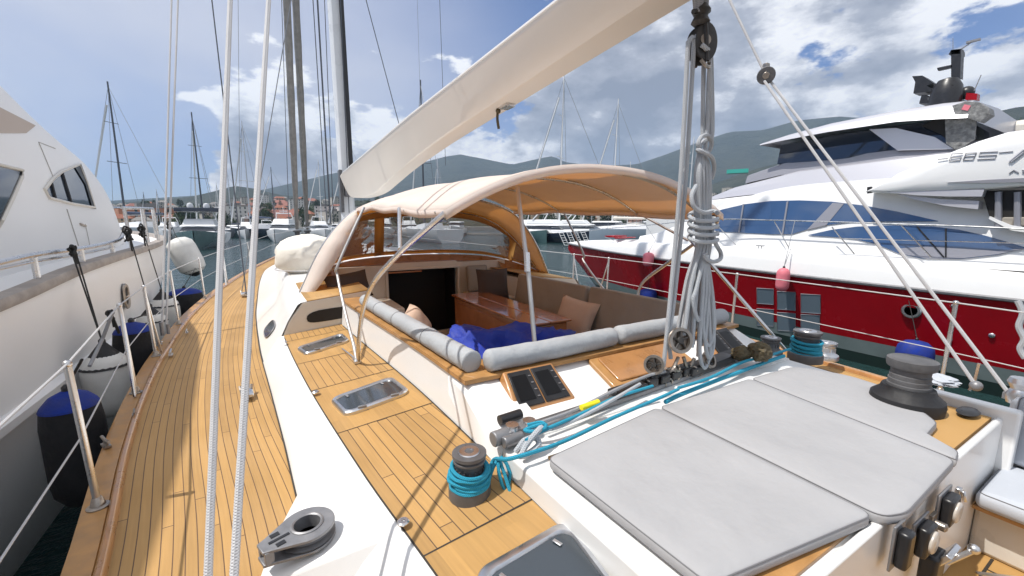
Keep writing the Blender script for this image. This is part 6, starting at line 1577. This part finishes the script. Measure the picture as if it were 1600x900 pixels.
put(MT, 'navyhull', 868, 74, 232, 1.0, 'dark-hulled white sports yacht lying beside the green-hulled one', 'motor yacht', G1)
put(MT, 'white', 915, 84, 250, 1.0, 'white flybridge yacht seen behind the curved bimini tube', 'motor yacht', G1)
put(MT, 'low', 960, 96, 255, 1.2, 'low white boat beyond the grey sailing hull', 'motor boat', G1)
put(MT, 'low', 1040, 100, 250, 1.2, 'low white boat beyond the red yacht foredeck', 'motor boat', G1)
# big grey-blue sailing hull lying broadside
gy = thing('sailing_yacht', 'long blue-grey sailing yacht hull lying broadside beyond the red yacht bow', 'sailing yacht', tuple(PD(1010, 348, 58) - Vector((0, 0, 3.4))))
L_ = 30; a0 = gy.location.copy(); dirv = Vector((1, -.02, 0)); az = R(az_of(1010)); ux = Vector((math.cos(az), -math.sin(az), 0)); uy = Vector((math.sin(az), math.cos(az), 0))
secs = []
for s in frange(-7.5, 16, 16):
    k = max(0, (-s - 2) / 5.5) ** 2; w = 3 * (1 - k) + .05
    q = [a0 + ux * s - uy * w + Vector((0, 0, 2.6)), a0 + ux * s - uy * w + Vector((0, 0, 2.2)), a0 + ux * s - uy * w * .95 + Vector((0, 0, 1)), a0 + ux * s - uy * w * .7 + Vector((0, 0, -.3))]
    q2 = [a0 + ux * s + uy * w * .7 + Vector((0, 0, -.3)), a0 + ux * s + uy * w + Vector((0, 0, 2.2)), a0 + ux * s + uy * w + Vector((0, 0, 2.6))]
    secs.append(q + q2)
MB().loft(secs, cap0=True, cap1=True).build('hull', M['greyh'], gy)
MB().loft([[q[0] - Vector((0, 0, .02)), q[-1] - Vector((0, 0, .02))] for q in secs]).build('deck', M['fwhite'], gy)
MB().obox(a0 + ux * 2 + Vector((0, 0, 2.8)), (9, 2.6, .7), rotZ(-az)).build('deckhouse', M['fwhite'], gy, bevel=.2)
MB().tube([a0 + ux * -1 - uy * 3 + Vector((0, 0, 3.3)), a0 + ux * 14 - uy * 3 + Vector((0, 0, 3.3))], .025, 5).build('guard_rail', M['alu'], gy)
# boarding ladders on the pontoon
for i, px in enumerate((886, 898, 908, 920)):
    p = PD(px, 348, 60 + i); p.z = .2; g = MB()
    for s in (-.3, .3): g.tube([p + ux * (s - .0), p + ux * (s - .9) + Vector((0, 0, 1.9))], .05, 5)
    for k in range(6): t_ = k / 5.5; g.tube([p + ux * (-.3 - .9 * t_) + Vector((0, 0, 1.9 * t_)), p + ux * (.3 - .9 * t_) + Vector((0, 0, 1.9 * t_))], .03, 4)
    o = g.build('gangway', M['fwhite'], None); tag(o, 'raised white boarding ladder off the red bow, %s from the left' % ORD[i], 'gangway', 'boarding ladders on the far pontoon')
# masts rising behind
def mastboat(key, px, d, top_py, head, label):
    o = put(ST, key, px, d, head, 1.0, label, 'sailing boat', 'sailing boats across the basin')
    Hm = {'dark': 16, 'white': 18, 'navy': 15}[key]
    p = PD(px, top_py, d); o.scale = (1, 1, p.z / Hm) if False else (p.z / Hm,) * 3
    return o
mastboat('dark', 209, 120, 132, 40, 'sailing boat whose tall dark mast stands left of everything else over the motor yacht bow')
mastboat('dark', 321, 95, 176, 10, 'sailing boat whose dark mast rises right above the teal yacht')
mastboat('navy', 398, 110, 190, 30, 'sailing boat whose mast shows just right of the first near backstay')
mastboat('dark', 668, 80, 122, 20, 'sailing boat whose dark mast tops out over the boom')
mastboat('white', 887, 105, 112, 70, 'sailing boat with the tallest white mast above the bimini')
mastboat('white', 967, 95, 153, 60, 'sailing boat with a white mast above the middle of the bimini')
mastboat('white', 1082, 90, 213, 60, 'sailing boat with a short white mast between the mainsheet falls and the coil')
mastboat('white', 557, 130, 216, 60, 'sailing boat with a small mast just right of the big white mast')
mastboat('white', 985, 130, 252, 50, 'small sailing boat with a twin-looking short mast above the bimini')
mastboat('navy', 688, 120, 246, 20, 'small sailing boat with a short mast under the boom')
for i, (px, tp) in enumerate(((346, 285), (368, 270), (436, 262), (508, 250), (252, 296), (232, 300), (855, 322), (1005, 322), (1060, 318), (925, 318))):
    mastboat(('white', 'navy', 'dark')[i % 3], px, 135 + 5 * (i % 4), tp, 20 + 37 * i % 180, 'small far sailing boat with a low mast, %s of ten' % ORD[i] if False else ['far sailing boat behind the left near backstay', 'far sailing boat between the near backstays', 'far sailing boat left of the furled sails', 'far sailing boat between the furled sails and the mast', 'far sailing boat over the bow rail, right one', 'far sailing boat over the bow rail, left one', 'far sailing boat just right of the bimini pole', 'far sailing boat under the middle of the bimini edge', 'far sailing boat under the starboard bimini corner', 'far sailing boat behind the curved bimini tube'][i])
pn = MB().box(-60, 60, -1.2, 1.2, .15, .55).build('pontoon', mat('grey_pontoon', (.30, .29, .27), .9, noise=.5, var=.2), None); p = PD(400, 348, 128); pn.location = (p.x, p.y, 0); pn.rotation_euler = (0, 0, -R(az_of(400))); tag(pn, 'long grey pontoon behind the boats across the basin on the left', 'pontoon')
pn = pn.copy(); COL.objects.link(pn); p = PD(960, 348, 110); pn.location = (p.x, p.y, 0); pn.rotation_euler = (0, 0, -R(az_of(960))); tag(pn, 'long grey pontoon behind the boats seen under the bimini', 'pontoon')
for T in (MT, ST):
    for k, t in T.items():
        if (id(T), k) not in useds:
            for ch in kids(t): bpy.data.objects.remove(ch)
            bpy.data.objects.remove(t)
# ================================================================ sky, sun, air, camera
SUN_DIR = Vector((-.52, .10, 1)).normalized()      # towards the sun
el = math.asin(SUN_DIR.z); azs = math.atan2(SUN_DIR.x, SUN_DIR.y)
W = bpy.data.worlds.new('World'); S.world = W; W.use_nodes = True
nt = W.node_tree; N = nt.nodes; Lk = nt.links; bg = N['Background']
sky = N.new('ShaderNodeTexSky'); sky.sky_type = 'NISHITA'; sky.sun_disc = False; sky.sun_elevation = el; sky.sun_rotation = azs; sky.air_density = 1.0; sky.dust_density = .3; sky.ozone_density = 2.5
A = lambda op, a, b_=None, c=None: math_node(N, Lk, op, a, b_, c)
tc = N.new('ShaderNodeTexCoord'); sp = N.new('ShaderNodeSeparateXYZ'); Lk.new(tc.outputs['Generated'], sp.inputs[0])
zz = A('ADD', A('MAXIMUM', sp.outputs[2], 0), .42)
cb_ = N.new('ShaderNodeCombineXYZ'); Lk.new(A('DIVIDE', sp.outputs[0], A('ADD', zz, .5)), cb_.inputs[0]); Lk.new(A('DIVIDE', sp.outputs[1], A('ADD', zz, .5)), cb_.inputs[1]); Lk.new(A('MULTIPLY', sp.outputs[2], 1.5), cb_.inputs[2])
def nz(scale, det, rough, off, dist=0):
    mpn = N.new('ShaderNodeMapping'); mpn.inputs['Location'].default_value = off; Lk.new(cb_.outputs[0], mpn.inputs['Vector'])
    n = N.new('ShaderNodeTexNoise'); n.inputs['Scale'].default_value = scale; n.inputs['Detail'].default_value = det; n.inputs['Roughness'].default_value = rough; n.inputs['Distortion'].default_value = dist
    Lk.new(mpn.outputs[0], n.inputs['Vector']); return n.outputs['Fac']
def lobe(px, py, w, d3=None):       # smooth bump round a compass direction
    r = Vector(d3 or ray(px, py)).normalized(); d = N.new('ShaderNodeVectorMath'); d.operation = 'DOT_PRODUCT'; Lk.new(tc.outputs['Generated'], d.inputs[0]); d.inputs[1].default_value = r
    m = N.new('ShaderNodeMapRange'); m.interpolation_type = 'SMOOTHSTEP'; m.inputs['From Min'].default_value = math.cos(R(w)); m.inputs['From Max'].default_value = 1.0
    Lk.new(d.outputs['Value'], m.inputs['Value']); return m.outputs['Result']
OFF = (3.1, 1.7, .4)
def density(off):
    big = nz(2.2, 2, .5, off); det = nz(7.0, 11, .57, off, .0)
    return A('ADD', A('MULTIPLY', big, .34), A('MULTIPLY', det, .80))
def masks(d):
    for px, py, w, a in ((1300, 60, 52, .17), (900, 190, 28, .15), (560, 240, 19, .26), (330, 275, 14, .16), (1420, 200, 14, -.05)):
        d = A('ADD', d, A('MULTIPLY', lobe(px, py, w), a))
    for px, py, w, a in ((660, 10, 24, .30), (20, -60, 24, .16), (180, 260, 14, .12), (1560, 20, 7, .10), (1030, 60, 5, .10)):
        d = A('SUBTRACT', d, A('MULTIPLY', lobe(px, py, w), a))
    d = A('ADD', d, A('MULTIPLY', lobe(0, 0, 75, (.4, -1, .9)), .22))      # extra cloud added overhead and astern, out of view, for more ambient light
    return d
dens = masks(density(OFF)); dsun = masks(density((OFF[0] + .030, OFF[1] - .02, OFF[2] - .055)))
cov = N.new('ShaderNodeMapRange'); cov.interpolation_type = 'SMOOTHSTEP'; cov.inputs['From Min'].default_value = .565; cov.inputs['From Max'].default_value = .62; Lk.new(dens, cov.inputs['Value'])
# self-shadow: thick cloud between this point and the sun turns grey
cr = N.new('ShaderNodeValToRGB'); e = cr.color_ramp.elements
e[0].position = .60; e[0].color = (.98, .98, 1.0, 1); e[1].position = .93; e[1].color = (.24, .265, .34, 1)
x = e.new(.67); x.color = (.76, .77, .82, 1); x = e.new(.76); x.color = (.42, .44, .51, 1)
Lk.new(A('ADD', dsun, A('MULTIPLY', A('SUBTRACT', dsun, dens), .5)), cr.inputs[0])
# thin veil on the left
veil = nz(1.1, 6, .5, (8.3, 2.2, 1.0), .4)
vm = N.new('ShaderNodeMapRange'); vm.interpolation_type = 'SMOOTHSTEP'; vm.inputs['From Min'].default_value = .24; vm.inputs['From Max'].default_value = .60; Lk.new(veil, vm.inputs['Value'])
vfac = A('MULTIPLY', vm.outputs['Result'], A('MULTIPLY', lobe(200, 130, 50), 1.0))
K = 7.5
def scl(s, v):
    n = N.new('ShaderNodeVectorMath'); n.operation = 'SCALE'; Lk.new(s, n.inputs[0]); n.inputs['Scale'].default_value = v; return n.outputs[0]
tn = N.new('ShaderNodeVectorMath'); tn.operation = 'MULTIPLY'; Lk.new(sky.outputs[0], tn.inputs[0]); tn.inputs[1].default_value = (.40, .52, .78); tint = tn.outputs[0]
m0 = N.new('ShaderNodeMix'); m0.data_type = 'RGBA'; m0.inputs['B'].default_value = (4.5, 4.6, 5.3, 1); Lk.new(vfac, m0.inputs['Factor']); Lk.new(tint, m0.inputs['A'])
hz = N.new('ShaderNodeMapRange'); hz.inputs['From Min'].default_value = .16; hz.inputs['From Max'].default_value = 0; hz.inputs['To Max'].default_value = .35; Lk.new(sp.outputs[2], hz.inputs['Value'])
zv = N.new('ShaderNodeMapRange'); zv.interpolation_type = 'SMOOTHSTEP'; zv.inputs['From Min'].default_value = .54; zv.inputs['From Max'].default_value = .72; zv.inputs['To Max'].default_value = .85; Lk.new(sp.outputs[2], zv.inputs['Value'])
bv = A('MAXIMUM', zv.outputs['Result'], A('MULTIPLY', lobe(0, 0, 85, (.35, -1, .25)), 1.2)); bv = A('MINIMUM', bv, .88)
m1 = N.new('ShaderNodeMix'); m1.data_type = 'RGBA'; Lk.new(cov.outputs['Result'], m1.inputs['Factor']); Lk.new(m0.outputs['Result'], m1.inputs['A']); Lk.new(scl(cr.outputs[0], K), m1.inputs['B'])
m2 = N.new('ShaderNodeMix'); m2.data_type = 'RGBA'; m2.inputs['B'].default_value = (3.6, 4.0, 4.9, 1); Lk.new(hz.outputs['Result'], m2.inputs['Factor']); Lk.new(m1.outputs['Result'], m2.inputs['A'])
m3 = N.new('ShaderNodeMix'); m3.data_type = 'RGBA'; m3.inputs['B'].default_value = (5.9, 6.0, 6.4, 1); Lk.new(bv, m3.inputs['Factor']); Lk.new(m2.outputs['Result'], m3.inputs['A'])      # bright overcast added out of view, overhead and astern, to lift shaded sides
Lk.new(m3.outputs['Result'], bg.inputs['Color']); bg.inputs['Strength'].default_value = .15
sl = bpy.data.lights.new('sun', 'SUN'); sl.energy = 4.9; sl.angle = R(.53); sl.color = (1, .955, .89)
so = bpy.data.objects.new('sun', sl); COL.objects.link(so); so.rotation_euler = SUN_DIR.to_track_quat('Z', 'Y').to_euler()
# air
hz_ = bpy.data.materials.new('haze'); hz_.use_nodes = True; nt = hz_.node_tree; N = nt.nodes; N.remove(N['Principled BSDF'])
pv = N.new('ShaderNodeVolumePrincipled'); pv.inputs['Color'].default_value = (.55, .75, 1.0, 1); pv.inputs['Density'].default_value = .00022; pv.inputs['Anisotropy'].default_value = .2
nt.links.new(pv.outputs[0], N['Material Output'].inputs['Volume'])
if USE_HAZE:
    o = MB().box(-2700, 2700, -2700, 2700, -3, 600).build('haze', hz_, None, smooth=0); tag(o, kind='stuff')
cam = bpy.data.cameras.new('camera'); cam.sensor_width = 36; cam.lens = CF / 1600 * 36; cam.clip_start = .02; cam.clip_end = 12000
co = bpy.data.objects.new('camera', cam); COL.objects.link(co); co.location = (0, 0, CH)
co.rotation_euler = (math.pi / 2 - PITCH, 0, -YAW); S.camera = co
S.view_settings.view_transform = 'Standard'; S.view_settings.look = 'None'; S.view_settings.gamma = 1; S.view_settings.exposure = .02
S.render.resolution_x = 1024; S.render.resolution_y = 576
